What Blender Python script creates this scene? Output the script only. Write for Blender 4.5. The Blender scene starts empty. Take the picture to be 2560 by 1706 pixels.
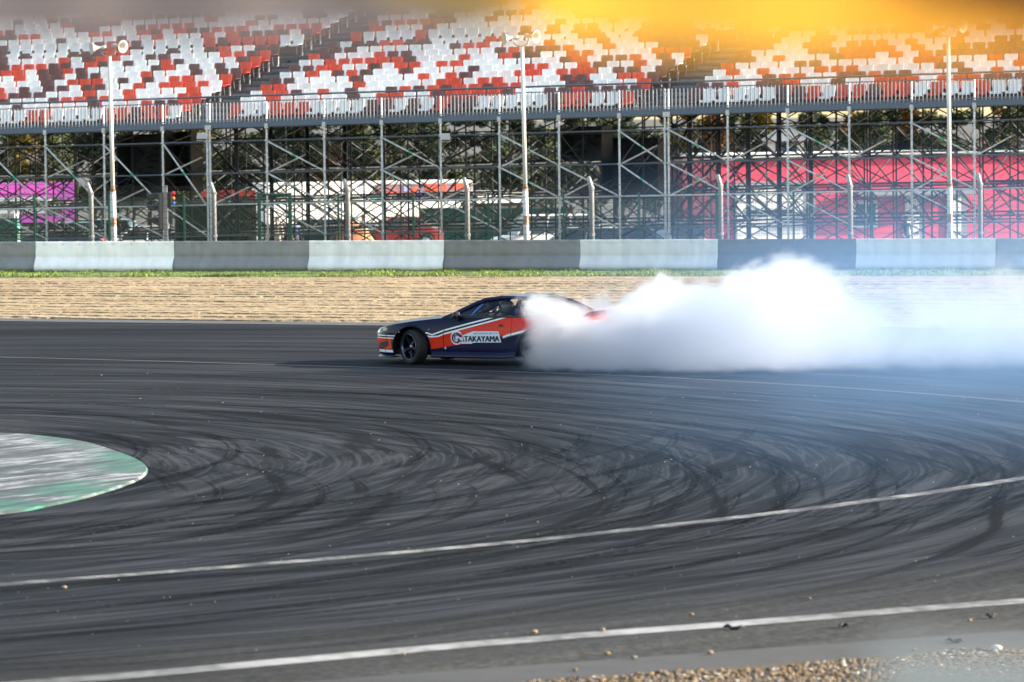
import bpy, bmesh, math, random
import numpy as np
from mathutils import Vector, Matrix
R = math.radians
rnd = random.Random(7)
scene = bpy.context.scene
COL = scene.collection

# ------------------------------------------------------------------ camera
F = 2560 * 150 / 36.0
HC = 4.9
PITCH = math.atan((853 - 263) / F)
ROLL = 0.010
_f = Vector((0, math.cos(PITCH), -math.sin(PITCH)))
_r0 = Vector((1, 0, 0)); _u0 = Vector((0, math.sin(PITCH), math.cos(PITCH)))
_r = _r0 * math.cos(ROLL) - _u0 * math.sin(ROLL)
_u = _r0 * math.sin(ROLL) + _u0 * math.cos(ROLL)
CAM = Vector((0, 0, HC))
cam = bpy.data.cameras.new('camera')
cam.lens = 150; cam.sensor_width = 36; cam.clip_start = 0.1; cam.clip_end = 4000
cam.dof.use_dof = True; cam.dof.focus_distance = 79.6; cam.dof.aperture_fstop = 3.0
camo = bpy.data.objects.new('camera', cam); COL.objects.link(camo)
camo.matrix_world = Matrix(((_r.x, _u.x, -_f.x, 0), (_r.y, _u.y, -_f.y, 0), (_r.z, _u.z, -_f.z, HC), (0, 0, 0, 1)))
scene.camera = camo

# ------------------------------------------------------------------ light
SUN_EL, SUN_AZ = 18.6, 3.0          # sun on the right, a touch behind the car
world = bpy.data.worlds.new('World'); scene.world = world; world.use_nodes = True
wn = world.node_tree; bg = wn.nodes['Background']
sky = wn.nodes.new('ShaderNodeTexSky'); sky.sky_type = 'NISHITA'; sky.sun_disc = False
sky.sun_elevation = R(SUN_EL); sky.sun_rotation = R(90 - SUN_AZ)
sky.air_density = 1.0; sky.dust_density = 1.0; sky.ozone_density = 1.0
tint = wn.nodes.new('ShaderNodeMix'); tint.data_type = 'RGBA'; tint.blend_type = 'MULTIPLY'; tint.inputs[0].default_value = 1.0; tint.inputs[7].default_value = (1.10, 1.0, .87, 1)
wn.links.new(sky.outputs[0], tint.inputs[6]); wn.links.new(tint.outputs[2], bg.inputs[0]); bg.inputs[1].default_value = 0.118
sl = bpy.data.lights.new('sun', 'SUN'); sl.energy = 4.6; sl.angle = R(0.5); sl.color = (1.0, 0.90, 0.76)
so = bpy.data.objects.new('sun', sl); COL.objects.link(so)
sd = Vector((math.cos(R(SUN_EL)) * math.cos(R(SUN_AZ)), math.cos(R(SUN_EL)) * math.sin(R(SUN_AZ)), math.sin(R(SUN_EL))))
so.rotation_euler = sd.to_track_quat('Z', 'Y').to_euler(); so.location = (30, 60, 40)
vs = scene.view_settings
scene.display_settings.display_device = 'sRGB'
vs.view_transform = 'Standard'; vs.look = 'None'; vs.gamma = 1; vs.exposure = 2.0; vs.use_curve_mapping = False
cy = scene.cycles
cy.use_denoising = True; cy.max_bounces = 16; cy.diffuse_bounces = 3; cy.glossy_bounces = 3
cy.transmission_bounces = 4; cy.transparent_max_bounces = 12; cy.volume_bounces = 10
cy.volume_step_rate = 1.0; cy.caustics_reflective = False; cy.caustics_refractive = False

# ------------------------------------------------------------------ picture -> place
def ray(px, py): return _f + _r * ((px - 1280) / F) - _u * ((py - 853) / F)
def gnd(px, py, z=0.0):
    d = ray(px, py); t = (z - HC) / d.z; return CAM + d * t
def atY(px, py, Y):
    d = ray(px, py); return CAM + d * (Y / d.y)
def onplane(px, py, p, n):
    d = ray(px, py); t = (p - CAM).dot(n) / d.dot(n); return CAM + d * t

# ------------------------------------------------------------------ materials
MATS = {}
def nodes_of(m):
    m.use_nodes = True; nt = m.node_tree; return nt, nt.nodes['Principled BSDF']
def mat(name, col, rough=0.6, metal=0.0, var=0.0, scale=6.0, spec=0.5, bump=0.0, bscale=40.0, stretch=(1, 1, 1), coat=0.0, col2=None):
    if name in MATS: return MATS[name]
    m = bpy.data.materials.new(name); MATS[name] = m
    nt, b = nodes_of(m)
    b.inputs['Base Color'].default_value = (*col, 1); b.inputs['Roughness'].default_value = rough
    b.inputs['Metallic'].default_value = metal; b.inputs['Specular IOR Level'].default_value = spec
    if coat: b.inputs['Coat Weight'].default_value = coat; b.inputs['Coat Roughness'].default_value = 0.05
    if var or col2 or bump:
        tc = nt.nodes.new('ShaderNodeTexCoord'); mp = nt.nodes.new('ShaderNodeMapping'); mp.inputs['Scale'].default_value = stretch
        nt.links.new(tc.outputs['Object'], mp.inputs[0])
    if var or col2:
        n = nt.nodes.new('ShaderNodeTexNoise'); n.inputs['Scale'].default_value = scale; n.inputs['Detail'].default_value = 5
        nt.links.new(mp.outputs[0], n.inputs['Vector'])
        r = nt.nodes.new('ShaderNodeValToRGB'); r.color_ramp.elements[0].position = 0.3; r.color_ramp.elements[1].position = 0.7
        a = tuple(max(0, c * (1 - var)) for c in col); c2 = col2 if col2 else tuple(min(1, c * (1 + var)) for c in col)
        r.color_ramp.elements[0].color = (*a, 1); r.color_ramp.elements[1].color = (*c2, 1)
        nt.links.new(n.outputs['Fac'], r.inputs[0]); nt.links.new(r.outputs[0], b.inputs['Base Color'])
    if bump:
        n2 = nt.nodes.new('ShaderNodeTexNoise'); n2.inputs['Scale'].default_value = bscale; n2.inputs['Detail'].default_value = 4
        nt.links.new(mp.outputs[0], n2.inputs['Vector'])
        bp = nt.nodes.new('ShaderNodeBump'); bp.inputs['Strength'].default_value = bump; bp.inputs['Distance'].default_value = 0.02
        nt.links.new(n2.outputs['Fac'], bp.inputs['Height']); nt.links.new(bp.outputs[0], b.inputs['Normal'])
    return m
class NT:
    """small helper to write shader maths"""
    def __init__(s, nt): s.nt = nt
    def _in(s, node, i, v):
        if v is None: return
        if isinstance(v, (int, float)): node.inputs[i].default_value = v
        elif isinstance(v, tuple): node.inputs[i].default_value = v
        else: s.nt.links.new(v, node.inputs[i])
    def m(s, op, a, b=None, c=None, clamp=False):
        n = s.nt.nodes.new('ShaderNodeMath'); n.operation = op; n.use_clamp = clamp
        s._in(n, 0, a); s._in(n, 1, b); s._in(n, 2, c); return n.outputs[0]
    def vec(s, x, y, z=0.0):
        n = s.nt.nodes.new('ShaderNodeCombineXYZ'); s._in(n, 0, x); s._in(n, 1, y); s._in(n, 2, z); return n.outputs[0]
    def sep(s, v):
        n = s.nt.nodes.new('ShaderNodeSeparateXYZ'); s._in(n, 0, v); return n.outputs
    def noise(s, v, scale=1.0, detail=3.0, rough=0.5, dist=0.0):
        n = s.nt.nodes.new('ShaderNodeTexNoise'); s._in(n, 'Vector', v)
        n.inputs['Scale'].default_value = scale; n.inputs['Detail'].default_value = detail
        n.inputs['Roughness'].default_value = rough; n.inputs['Distortion'].default_value = dist
        return n.outputs[0]
    def ramp(s, f, p0, p1, v0=0.0, v1=1.0, smooth=True):
        n = s.nt.nodes.new('ShaderNodeMapRange'); n.interpolation_type = 'SMOOTHSTEP' if smooth else 'LINEAR'
        s._in(n, 0, f); s._in(n, 1, p0); s._in(n, 2, p1); s._in(n, 3, v0); s._in(n, 4, v1); n.clamp = True; return n.outputs[0]
    def mix(s, f, a, b):
        n = s.nt.nodes.new('ShaderNodeMix'); n.data_type = 'RGBA'
        s._in(n, 0, f); s._in(n, 6, a); s._in(n, 7, b); return n.outputs[2]
    def curve(s, f, pts, lo, hi, vlo, vhi):
        """piecewise linear function of f through pts"""
        n = s.nt.nodes.new('ShaderNodeFloatCurve')
        g = s.ramp(f, lo, hi, 0.0, 1.0, smooth=False); s._in(n, 'Value', g)
        c = n.mapping.curves[0]
        pp = sorted(((p[0] - lo) / (hi - lo), (p[1] - vlo) / (vhi - vlo)) for p in pts)
        while len(c.points) < len(pp): c.points.new(0.5, 0.5)
        for q, p in zip(c.points, pp): q.location = p; q.handle_type = 'VECTOR'
        n.mapping.use_clip = False; n.mapping.extend = 'HORIZONTAL'; n.mapping.update()
        return s.ramp(n.outputs[0], 0.0, 1.0, vlo, vhi, smooth=False)

# ------------------------------------------------------------------ mesh builder
class MB:
    def __init__(s): s.v = []; s.f = []; s.mi = []; s.cur = 0
    def quad(s, *pts):
        i = len(s.v); s.v += [tuple(p) for p in pts]; s.f.append(tuple(range(i, i + len(pts)))); s.mi.append(s.cur)
    def box(s, c, d, rot=0.0, taper=1.0):
        i = len(s.v); cx, cy_, cz = c; dx, dy, dz = d[0] / 2, d[1] / 2, d[2] / 2; co, si = math.cos(rot), math.sin(rot)
        for z, k in ((-dz, 1.0), (dz, taper)):
            for x, y in ((-dx, -dy), (dx, -dy), (dx, dy), (-dx, dy)):
                x *= k; y *= k; s.v.append((cx + x * co - y * si, cy_ + x * si + y * co, cz + z))
        for q in ((0, 3, 2, 1), (4, 5, 6, 7), (0, 1, 5, 4), (1, 2, 6, 5), (2, 3, 7, 6), (3, 0, 4, 7)):
            s.f.append(tuple(i + k for k in q)); s.mi.append(s.cur)
    def tube(s, p0, p1, r, n=6, r1=None, cap=True):
        p0 = Vector(p0); p1 = Vector(p1); d = p1 - p0
        if d.length < 1e-6: return
        d.normalize(); a = d.orthogonal().normalized(); b = d.cross(a); i = len(s.v); r1 = r if r1 is None else r1
        for p, rr in ((p0, r), (p1, r1)):
            for k in range(n):
                t = 2 * math.pi * k / n; s.v.append(tuple(p + a * (rr * math.cos(t)) + b * (rr * math.sin(t))))
        for k in range(n):
            s.f.append((i + k, i + (k + 1) % n, i + n + (k + 1) % n, i + n + k)); s.mi.append(s.cur)
        if cap:
            s.f.append(tuple(i + k for k in reversed(range(n)))); s.f.append(tuple(i + n + k for k in range(n))); s.mi += [s.cur] * 2
    def path(s, pts, r, n=6):
        """round tube through points"""
        pts = [Vector(p) for p in pts]; i = len(s.v); a = None
        for k, p in enumerate(pts):
            d = (pts[min(k + 1, len(pts) - 1)] - pts[max(k - 1, 0)]).normalized()
            a = d.orthogonal().normalized() if a is None else (a - d * a.dot(d)).normalized()
            b = d.cross(a); rr = r[k] if isinstance(r, (list, tuple)) else r
            for q in range(n):
                t = 2 * math.pi * q / n; s.v.append(tuple(p + a * (rr * math.cos(t)) + b * (rr * math.sin(t))))
        for k in range(len(pts) - 1):
            for q in range(n):
                s.f.append((i + k * n + q, i + k * n + (q + 1) % n, i + (k + 1) * n + (q + 1) % n, i + (k + 1) * n + q)); s.mi.append(s.cur)
        s.f.append(tuple(i + q for q in reversed(range(n)))); e = i + (len(pts) - 1) * n
        s.f.append(tuple(e + q for q in range(n))); s.mi += [s.cur] * 2
    def lathe(s, prof, n=24, M=None, closed=False):
        """profile of (radius, height) round the local z axis"""
        i = len(s.v); m = len(prof)
        for k in range(n):
            t = 2 * math.pi * k / n
            for rr, z in prof:
                p = Vector((rr * math.cos(t), rr * math.sin(t), z)); p = M @ p if M is not None else p; s.v.append(tuple(p))
        for k in range(n):
            for q in range(m if closed else m - 1):
                a = i + k * m + q; b = i + k * m + (q + 1) % m; c = i + ((k + 1) % n) * m + (q + 1) % m; d = i + ((k + 1) % n) * m + q
                s.f.append((a, d, c, b)); s.mi.append(s.cur)
    def grid(s, rows):
        """rows of equal length lists of points"""
        i = len(s.v); w = len(rows[0])
        for r_ in rows: s.v += [tuple(p) for p in r_]
        for a in range(len(rows) - 1):
            for b in range(w - 1):
                s.f.append((i + a * w + b, i + a * w + b + 1, i + (a + 1) * w + b + 1, i + (a + 1) * w + b)); s.mi.append(s.cur)
    def mesh(s, name, mats, smooth=False):
        me = bpy.data.meshes.new(name); me.from_pydata(s.v, [], s.f)
        for m in (mats if isinstance(mats, (list, tuple)) else [mats]): me.materials.append(m)
        if any(s.mi): me.polygons.foreach_set('material_index', s.mi)
        if smooth: me.polygons.foreach_set('use_smooth', [True] * len(s.f))
        me.update(); return me
    def build(s, name, mats, parent=None, smooth=False, loc=None, kind=None, label=None):
        o = bpy.data.objects.new(name, s.mesh(name, mats, smooth)); COL.objects.link(o)
        if parent is not None: o.parent = parent
        if loc is not None: o.location = loc
        if kind: o['kind'] = kind
        if label: o['label'] = label
        return o
def autosmooth(o, ang=40):
    me = o.data; bm = bmesh.new(); bm.from_mesh(me); bmesh.ops.remove_doubles(bm, verts=bm.verts, dist=1e-4)
    for f in bm.faces: f.smooth = True
    for e in bm.edges:
        if len(e.link_faces) == 2 and e.calc_face_angle(0) > R(ang): e.smooth = False
    bm.to_mesh(me); bm.free(); me.update()
def thing(name, label, cat, loc=(0, 0, 0), rz=0.0, group=None):
    o = bpy.data.objects.new(name, None); COL.objects.link(o); o.location = loc; o.rotation_euler = (0, 0, rz)
    o['label'] = label; o['category'] = cat
    if group: o['group'] = group
    o.empty_display_size = 0.3
    return o
def tag(o, label, cat, group=None):
    o['label'] = label; o['category'] = cat
    if group: o['group'] = group
    return o
def copy_tree(o, parent=None):
    c = o.copy(); COL.objects.link(c)
    if parent is not None: c.parent = parent
    for ch in list(o.children): copy_tree(ch, c)
    return c
def place(data, name, parent, loc, rot=(0, 0, 0), scale=(1, 1, 1), kind=None, label=None):
    o = bpy.data.objects.new(name, data); COL.objects.link(o); o.parent = parent
    o.location = loc; o.rotation_euler = rot; o.scale = scale
    if kind: o['kind'] = kind
    if label: o['label'] = label
    return o
def text_mesh(s, shear=0.0, bold=0.0):
    cu = bpy.data.curves.new('lettering', 'FONT'); cu.body = s; cu.shear = shear; cu.offset = bold; cu.resolution_u = 3
    o = bpy.data.objects.new('lettering', cu); COL.objects.link(o)
    dg = bpy.context.evaluated_depsgraph_get(); me = bpy.data.meshes.new_from_object(o.evaluated_get(dg))
    bpy.data.objects.remove(o); bpy.data.curves.remove(cu)
    V = [tuple(v.co) for v in me.vertices]; P = [tuple(p.vertices) for p in me.polygons]; bpy.data.meshes.remove(me)
    xs = [v[0] for v in V]; ys = [v[1] for v in V]; x0, x1, y0, y1 = min(xs), max(xs), min(ys), max(ys)
    return [((v[0] - x0) / (x1 - x0), (v[1] - y0) / (y1 - y0)) for v in V], P
def put_text(mb, s, fn, **k):
    """fn maps the unit square of the text to the place"""
    V, P = text_mesh(s, **k); i = len(mb.v); mb.v += [tuple(fn(a, b)) for a, b in V]
    for p in P: mb.f.append(tuple(i + q for q in p)); mb.mi.append(mb.cur)

# ================================================================== SETTING
CX, CY = -15.6, 58.0                 # centre of the bend that the marks and lines turn about
ROAD_A, ROAD_B = gnd(0, 803), gnd(2400, 831)
_sl = (ROAD_B.y - ROAD_A.y) / (ROAD_B.x - ROAD_A.x)
def road_far(x): return ROAD_A.y + _sl * (x - ROAD_A.x)
NG_A, NG_B = gnd(1500, 1700), gnd(2560, 1622)
_ns = (NG_B.y - NG_A.y) / (NG_B.x - NG_A.x)
def road_near(x): return max(24.0, NG_A.y + _ns * (x - NG_A.x))

# big ground, falling away behind the barrier
def ground_z(y):
    for (a, za), (b, zb) in zip(((-1e4, -.12), (126, -.12), (131, -1.5), (215, -1.7), (245, -2.9), (320, -4.2)), ((126, -.12), (131, -1.5), (215, -1.7), (245, -2.9), (320, -4.2), (1e4, -4.6))):
        if y <= b: return za + (zb - za) * (y - a) / (b - a) if a > -1e4 else za
    return -4.6
g = MB(); ys = [-200, 0, 60, 126, 128, 131, 150, 180, 215, 230, 245, 280, 320, 600, 1200, 2500]
g.grid([[(x, y, ground_z(y)) for x in (-2500, -600, -150, -60, -20, 0, 20, 60, 150, 600, 2500)] for y in ys])
g.build('ground', mat('paddock_ground', (.055, .055, .052), .9, var=.35, scale=.4, bump=.3, bscale=8), kind='structure')

# asphalt
m = bpy.data.materials.new('asphalt'); nt, B = nodes_of(m); N = NT(nt)
geo = nt.nodes.new('ShaderNodeNewGeometry'); P = geo.outputs['Position']; px_, py_, pz_ = N.sep(P)
wob = N.noise(P, .11, 2); wob2 = N.noise(P, .035, 2)
def polar(cx, cy, w):
    dx = N.m('SUBTRACT', px_, cx); dy = N.m('SUBTRACT', py_, cy)
    r = N.m('SQRT', N.m('ADD', N.m('MULTIPLY', dx, dx), N.m('MULTIPLY', dy, dy)))
    r = N.m('ADD', r, N.m('MULTIPLY', N.m('SUBTRACT', wob, .5), w)); r = N.m('ADD', r, N.m('MULTIPLY', N.m('SUBTRACT', wob2, .5), w * 1.5))
    return r, N.m('ARCTAN2', dy, dx)
r1, a1 = polar(CX, CY, .9); r2, a2 = polar(CX + 3.0, CY + 2.0, 1.3); r3, a3 = polar(CX + 1, CY - 4, 1.2)
s1 = N.noise(N.vec(N.m('MULTIPLY', r1, 2.6), N.m('MULTIPLY', a1, 1.5)), 1.0, 6, .62)
s2 = N.noise(N.vec(N.m('MULTIPLY', r2, 2.0), N.m('MULTIPLY', a2, 2.4), 3.7), 1.0, 5, .6)
s3 = N.noise(N.vec(N.m('MULTIPLY', r3, 3.4), N.m('MULTIPLY', a3, 1.6), 9.1), 1.0, 4, .6)
s4 = N.noise(N.vec(N.m('MULTIPLY', r1, 11.0), N.m('MULTIPLY', a1, 2.2), 2.0), 1.0, 4, .6); s5 = N.noise(N.vec(N.m('MULTIPLY', r2, 7.0), N.m('MULTIPLY', a2, 3.5), 6.0), 1.0, 3, .6)
blot = N.noise(N.vec(N.m('MULTIPLY', r1, .35), N.m('MULTIPLY', a1, 3.2), 5.0), 1.0, 4, .55)
grain = N.noise(P, 9.0, 4, .7)
grit = N.noise(P, 26.0, 2, .6)
near = N.ramp(N.m('SUBTRACT', py_, N.m('MULTIPLY', px_, .72)), 36.5, 43.0, 1.0, 0.0)   # little driven, greyer edge of the track
base = N.mix(N.ramp(blot, .38, .68), (.0098, .0122, .0164, 1), (.0205, .0240, .0300, 1))
base = N.mix(N.m('MULTIPLY', N.ramp(s4, .50, .64), .80), base, (.046, .049, .056, 1)); base = N.mix(N.m('MULTIPLY', N.ramp(s4, .48, .32), .65), base, (.0058, .0072, .0100, 1)); base = N.mix(N.m('MULTIPLY', N.ramp(s5, .55, .66), .65), base, (.046, .050, .058, 1))
base = N.mix(N.m('MULTIPLY', N.ramp(s1, .49, .70), .80), base, (.048, .052, .060, 1))          # pale scuffed streaks
base = N.mix(N.m('MULTIPLY', N.ramp(s2, .56, .70), .65), base, (.058, .061, .068, 1))
base = N.mix(N.m('MULTIPLY', N.ramp(s3, .53, .63), .85), base, (.0048, .0057, .0075, 1))          # rubber laid down
base = N.mix(N.m('MULTIPLY', N.ramp(s2, .46, .32), .8), base, (.0050, .0060, .0078, 1))
base = N.mix(N.m('MULTIPLY', near, N.ramp(s1, .72, .36, .45, 1.0)), base, N.mix(N.ramp(grain, .35, .7), (.040, .0395, .038, 1), (.092, .090, .085, 1)))
base = N.mix(N.m('MULTIPLY', N.ramp(grit, .62, .74), N.m('ADD', .10, N.m('MULTIPLY', near, .45))), base, (.16, .155, .14, 1))
base = N.mix(N.m('MULTIPLY', N.ramp(grit, .40, .28), .45), base, (.007, .007, .008, 1))
nt.links.new(base, B.inputs['Base Color']); B.inputs['Roughness'].default_value = .9; B.inputs['Specular IOR Level'].default_value = .03
bp = nt.nodes.new('ShaderNodeBump'); bp.inputs['Strength'].default_value = .25; bp.inputs['Distance'].default_value = .01
nt.links.new(grit, bp.inputs['Height']); nt.links.new(bp.outputs[0], B.inputs['Normal'])
asphalt = m
xs = [-60, -40, -25, -15, -10, -5, 0, 3, 6, 10, 15, 25, 40, 60]
t = MB(); rows = []
for k in range(0, 13):
    rows.append([(x, road_near(x) + (road_far(x) - road_near(x)) * k / 12, 0.0) for x in xs])
t.grid(rows); t.build('track', m, kind='structure')
# pale concrete strip along the gravel
t = MB(); t.grid([[(x, road_far(x) + o, .002 + h) for x in xs] for o, h in ((-.1, .004), (.95, .012), (1.0, -.1))])
t.build('track_edge_strip', mat('edge_concrete', (.055, .055, .058), .85, var=.25, scale=1.5), kind='structure')

# worn paint: the paint itself with asphalt showing where it is rubbed away
def worn(name, col, lo, hi, scale=(.6, .6, 1), seed=0.0, under=(.05, .05, .05), fine=1.0):
    m = bpy.data.materials.new(name); nt, B = nodes_of(m); N = NT(nt)
    geo = nt.nodes.new('ShaderNodeNewGeometry'); x, y, z = N.sep(geo.outputs['Position'])
    n1 = N.noise(N.vec(N.m('MULTIPLY', x, scale[0]), N.m('MULTIPLY', y, scale[1]), seed), 1.0, 6, .65)
    n2 = N.noise(geo.outputs['Position'], 14.0 * fine, 3, .6)
    f = N.ramp(N.m('ADD', n1, N.m('MULTIPLY', N.m('SUBTRACT', n2, .5), .35)), lo, hi)
    nt.links.new(N.mix(f, (*under, 1), (*col, 1)), B.inputs['Base Color']); B.inputs['Roughness'].default_value = .75; return m
def ribbon(name, pts, w, m, z=.006, label=None):
    P = [gnd(*p) for p in pts]; Q = []
    for k in range(len(P) - 1):
        for s in range(8):
            u = s / 8; a, b, c, d = P[max(k - 1, 0)], P[k], P[k + 1], P[min(k + 2, len(P) - 1)]
            Q.append(.5 * ((2 * b) + (c - a) * u + (2 * a - 5 * b + 4 * c - d) * u * u + (3 * b - a - 3 * c + d) * u ** 3))
    Q.append(P[-1]); L, Rr = [], []
    for k, q in enumerate(Q):
        d = (Q[min(k + 1, len(Q) - 1)] - Q[max(k - 1, 0)]).normalized(); n = Vector((-d.y, d.x, 0))
        L.append((q.x + n.x * w / 2, q.y + n.y * w / 2, z)); Rr.append((q.x - n.x * w / 2, q.y - n.y * w / 2, z))
    b = MB(); b.grid([L, Rr]); o = b.build(name, m, kind='structure')
    if label: o['label'] = label
    return o
ribbon('painted_line', [(-900, 1790), (150, 1704), (700, 1656), (1280, 1604), (1900, 1556), (2560, 1504), (3400, 1450)], .36, worn('line_paint_near', (.30, .30, .30), .28, .66, fine=.5, under=(.04, .04, .039)), label='wide white edge line nearest the loose pebbles')
ribbon('painted_line', [(-700, 1520), (0, 1463), (640, 1413), (1280, 1357), (1800, 1300), (2200, 1250), (2560, 1196), (3200, 1090)], .25, worn('line_paint', (.26, .255, .25), .42, .72, (1.6, 1.6, 1), 3.0, (.022, .022, .023)), label='worn white line sweeping across the middle of the track')
ribbon('painted_line', [(-600, 885), (0, 894), (360, 903), (1000, 922), (1560, 940), (1900, 958), (2200, 977), (2560, 1006), (3000, 1050)], .22, worn('line_paint_old', (.20, .20, .20), .60, .72, (.16, .16, 1), 8.0, (.016, .017, .019)), label='faded white line under the drifting car')
# worn green and white painted apex
m = bpy.data.materials.new('apex_paint'); nt, B = nodes_of(m); N = NT(nt)
geo = nt.nodes.new('ShaderNodeNewGeometry'); x, y, z = N.sep(geo.outputs['Position'])
al = N.m('ADD', N.m('MULTIPLY', x, .54), N.m('MULTIPLY', y, .84)); ac = N.m('SUBTRACT', N.m('MULTIPLY', x, .84), N.m('MULTIPLY', y, .54))
st = N.noise(N.vec(N.m('MULTIPLY', al, .35), N.m('MULTIPLY', ac, 3.2)), 1.0, 6, .65)
st2 = N.noise(N.vec(N.m('MULTIPLY', al, .8), N.m('MULTIPLY', ac, 6.0), 4.0), 1.0, 5, .7)
ra = N.m('SQRT', N.m('ADD', N.m('POWER', N.m('ADD', x, 15.6), 2.0), N.m('POWER', N.m('SUBTRACT', y, 58.0), 2.0)))
gb = N.m('MULTIPLY', N.ramp(N.m('ADD', ra, N.m('MULTIPLY', N.m('SUBTRACT', st, .5), 1.6)), 9.55, 10.3), N.ramp(N.noise(geo.outputs['Position'], .5, 2), .38, .55))
c = N.mix(N.ramp(N.m('ADD', N.m('MULTIPLY', st, .7), N.m('MULTIPLY', N.noise(geo.outputs['Position'], .55, 4), .3)), .44, .55), (.018, .026, .028, 1), (.27, .28, .295, 1))
sp = N.noise(N.vec(N.m('MULTIPLY', al, 1.3), N.m('MULTIPLY', ac, 5.5), 8.0), 1.0, 5, .7); c = N.mix(N.m('MULTIPLY', N.ramp(sp, .58, .44), .85), c, (.030, .036, .038, 1))
c = N.mix(N.m('MULTIPLY', N.m('MULTIPLY', gb, .9), N.ramp(sp, .36, .56)), c, N.mix(N.ramp(st2, .35, .6), (.006, .024, .023, 1), (.012, .15, .09, 1)))
c = N.mix(N.ramp(st2, .60, .72), c, (.03, .045, .045, 1))
c = N.mix(N.m('MULTIPLY', N.ramp(st2, .68, .74), .6), c, (.35, .33, .2, 1))
nt.links.new(c, B.inputs['Base Color']); B.inputs['Roughness'].default_value = .7
pts = [(-1400, 1040), (-500, 1062), (0, 1082), (110, 1090), (215, 1105), (300, 1131), (345, 1150), (365, 1168), (352, 1190), (300, 1213), (210, 1240), (110, 1262), (0, 1280), (-500, 1330), (-1400, 1400)]
top0 = [gnd(*p, z=.03) for p in pts]; top = []
for k in range(len(top0)):
    a_, b_, c_, d_ = (top0[(k + q) % len(top0)] for q in (-1, 0, 1, 2))
    for q in range(6):
        u = q / 6; top.append(.5 * ((2 * b_) + (c_ - a_) * u + (2 * a_ - 5 * b_ + 4 * c_ - d_) * u * u + (3 * b_ - a_ - 3 * c_ + d_) * u ** 3) if 1 < k < len(top0) - 3 else b_.lerp(c_, u))
b = MB(); n = len(top)
cx_ = sum(p.x for p in top) / n; cy__ = sum(p.y for p in top) / n
b.quad(*[(p.x, p.y, .03) for p in top])
for k in range(n):
    p, q = top[k], top[(k + 1) % n]
    for A in (p, q): pass
    o1 = Vector((p.x - cx_, p.y - cy__, 0)) * .012; o2 = Vector((q.x - cx_, q.y - cy__, 0)) * .012
    b.quad((p.x, p.y, .03), (p.x + o1.x, p.y + o1.y, -.01), (q.x + o2.x, q.y + o2.y, -.01), (q.x, q.y, .03))
b.build('painted_apex', m, kind='structure')

# rubber laid down in pairs by sliding cars
m = bpy.data.materials.new('laid_rubber'); m.use_nodes = True; nt = m.node_tree; B = nt.nodes['Principled BSDF']; N = NT(nt)
B.inputs['Base Color'].default_value = (.0035, .0042, .0058, 1); B.inputs['Roughness'].default_value = .85; B.inputs['Specular IOR Level'].default_value = .05
geo = nt.nodes.new('ShaderNodeNewGeometry'); uvn = nt.nodes.new('ShaderNodeAttribute'); uvn.attribute_name = 'along'
ux, uy, uz_ = N.sep(uvn.outputs['Vector'])
al = N.m('MULTIPLY', N.ramp(N.noise(N.vec(N.m('MULTIPLY', ux, .35), N.m('MULTIPLY', uy, 3.0), uz_), 1.0, 4, .6), .40, .64), N.m('MULTIPLY', N.ramp(N.m('ABSOLUTE', uy), 1.0, .45), N.ramp(N.noise(geo.outputs['Position'], 12.0, 3), .3, .55)))
tr = nt.nodes.new('ShaderNodeBsdfTransparent'); mx = nt.nodes.new('ShaderNodeMixShader'); nt.links.new(N.m('MULTIPLY', al, .55), mx.inputs[0]); nt.links.new(tr.outputs[0], mx.inputs[1]); nt.links.new(B.outputs[0], mx.inputs[2]); nt.links.new(mx.outputs[0], nt.nodes['Material Output'].inputs[0])
rr_ = random.Random(12); b = MB(); att = []
for k in range(46):
    ccx, ccy = CX + rr_.uniform(-2, 5), CY + rr_.uniform(-5, 6); rad = rr_.uniform(10.5, 27); a0 = rr_.uniform(-1.5, .6); a1 = a0 + rr_.uniform(.5, 1.7); w = rr_.uniform(.10, .17); dr = rr_.uniform(-2.5, 2.5)
    for o_ in (0, 1.35):
        i = len(b.v); n = 40
        for q in range(n + 1):
            f = q / n; a = a0 + (a1 - a0) * f; r_ = rad + o_ + dr * f * f
            for sgn in (-1, 0, 1):
                b.v.append((ccx + (r_ + w * sgn) * math.cos(a), ccy + (r_ + w * sgn) * math.sin(a), .0012 + k * .00005)); att.append((a * rad + k * 31, sgn * max(1.0, 0), k * 7.3 + o_))
        for q in range(n):
            for c_ in (0, 1):
                p_ = i + q * 3 + c_; pts_ = [b.v[p_], b.v[p_ + 4]]
                if all(p__[1] < road_far(p__[0]) - .5 and p__[1] > road_near(p__[0]) + .5 for p__ in pts_): b.f.append((p_, p_ + 1, p_ + 4, p_ + 3)); b.mi.append(0)
o = b.build('tyre_marks', m, kind='stuff'); o['label'] = 'dark curved tyre marks laid over the bend'
at_ = o.data.attributes.new('along', 'FLOAT_VECTOR', 'POINT'); at_.data.foreach_set('vector', [c for v in att for c in v])

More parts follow.
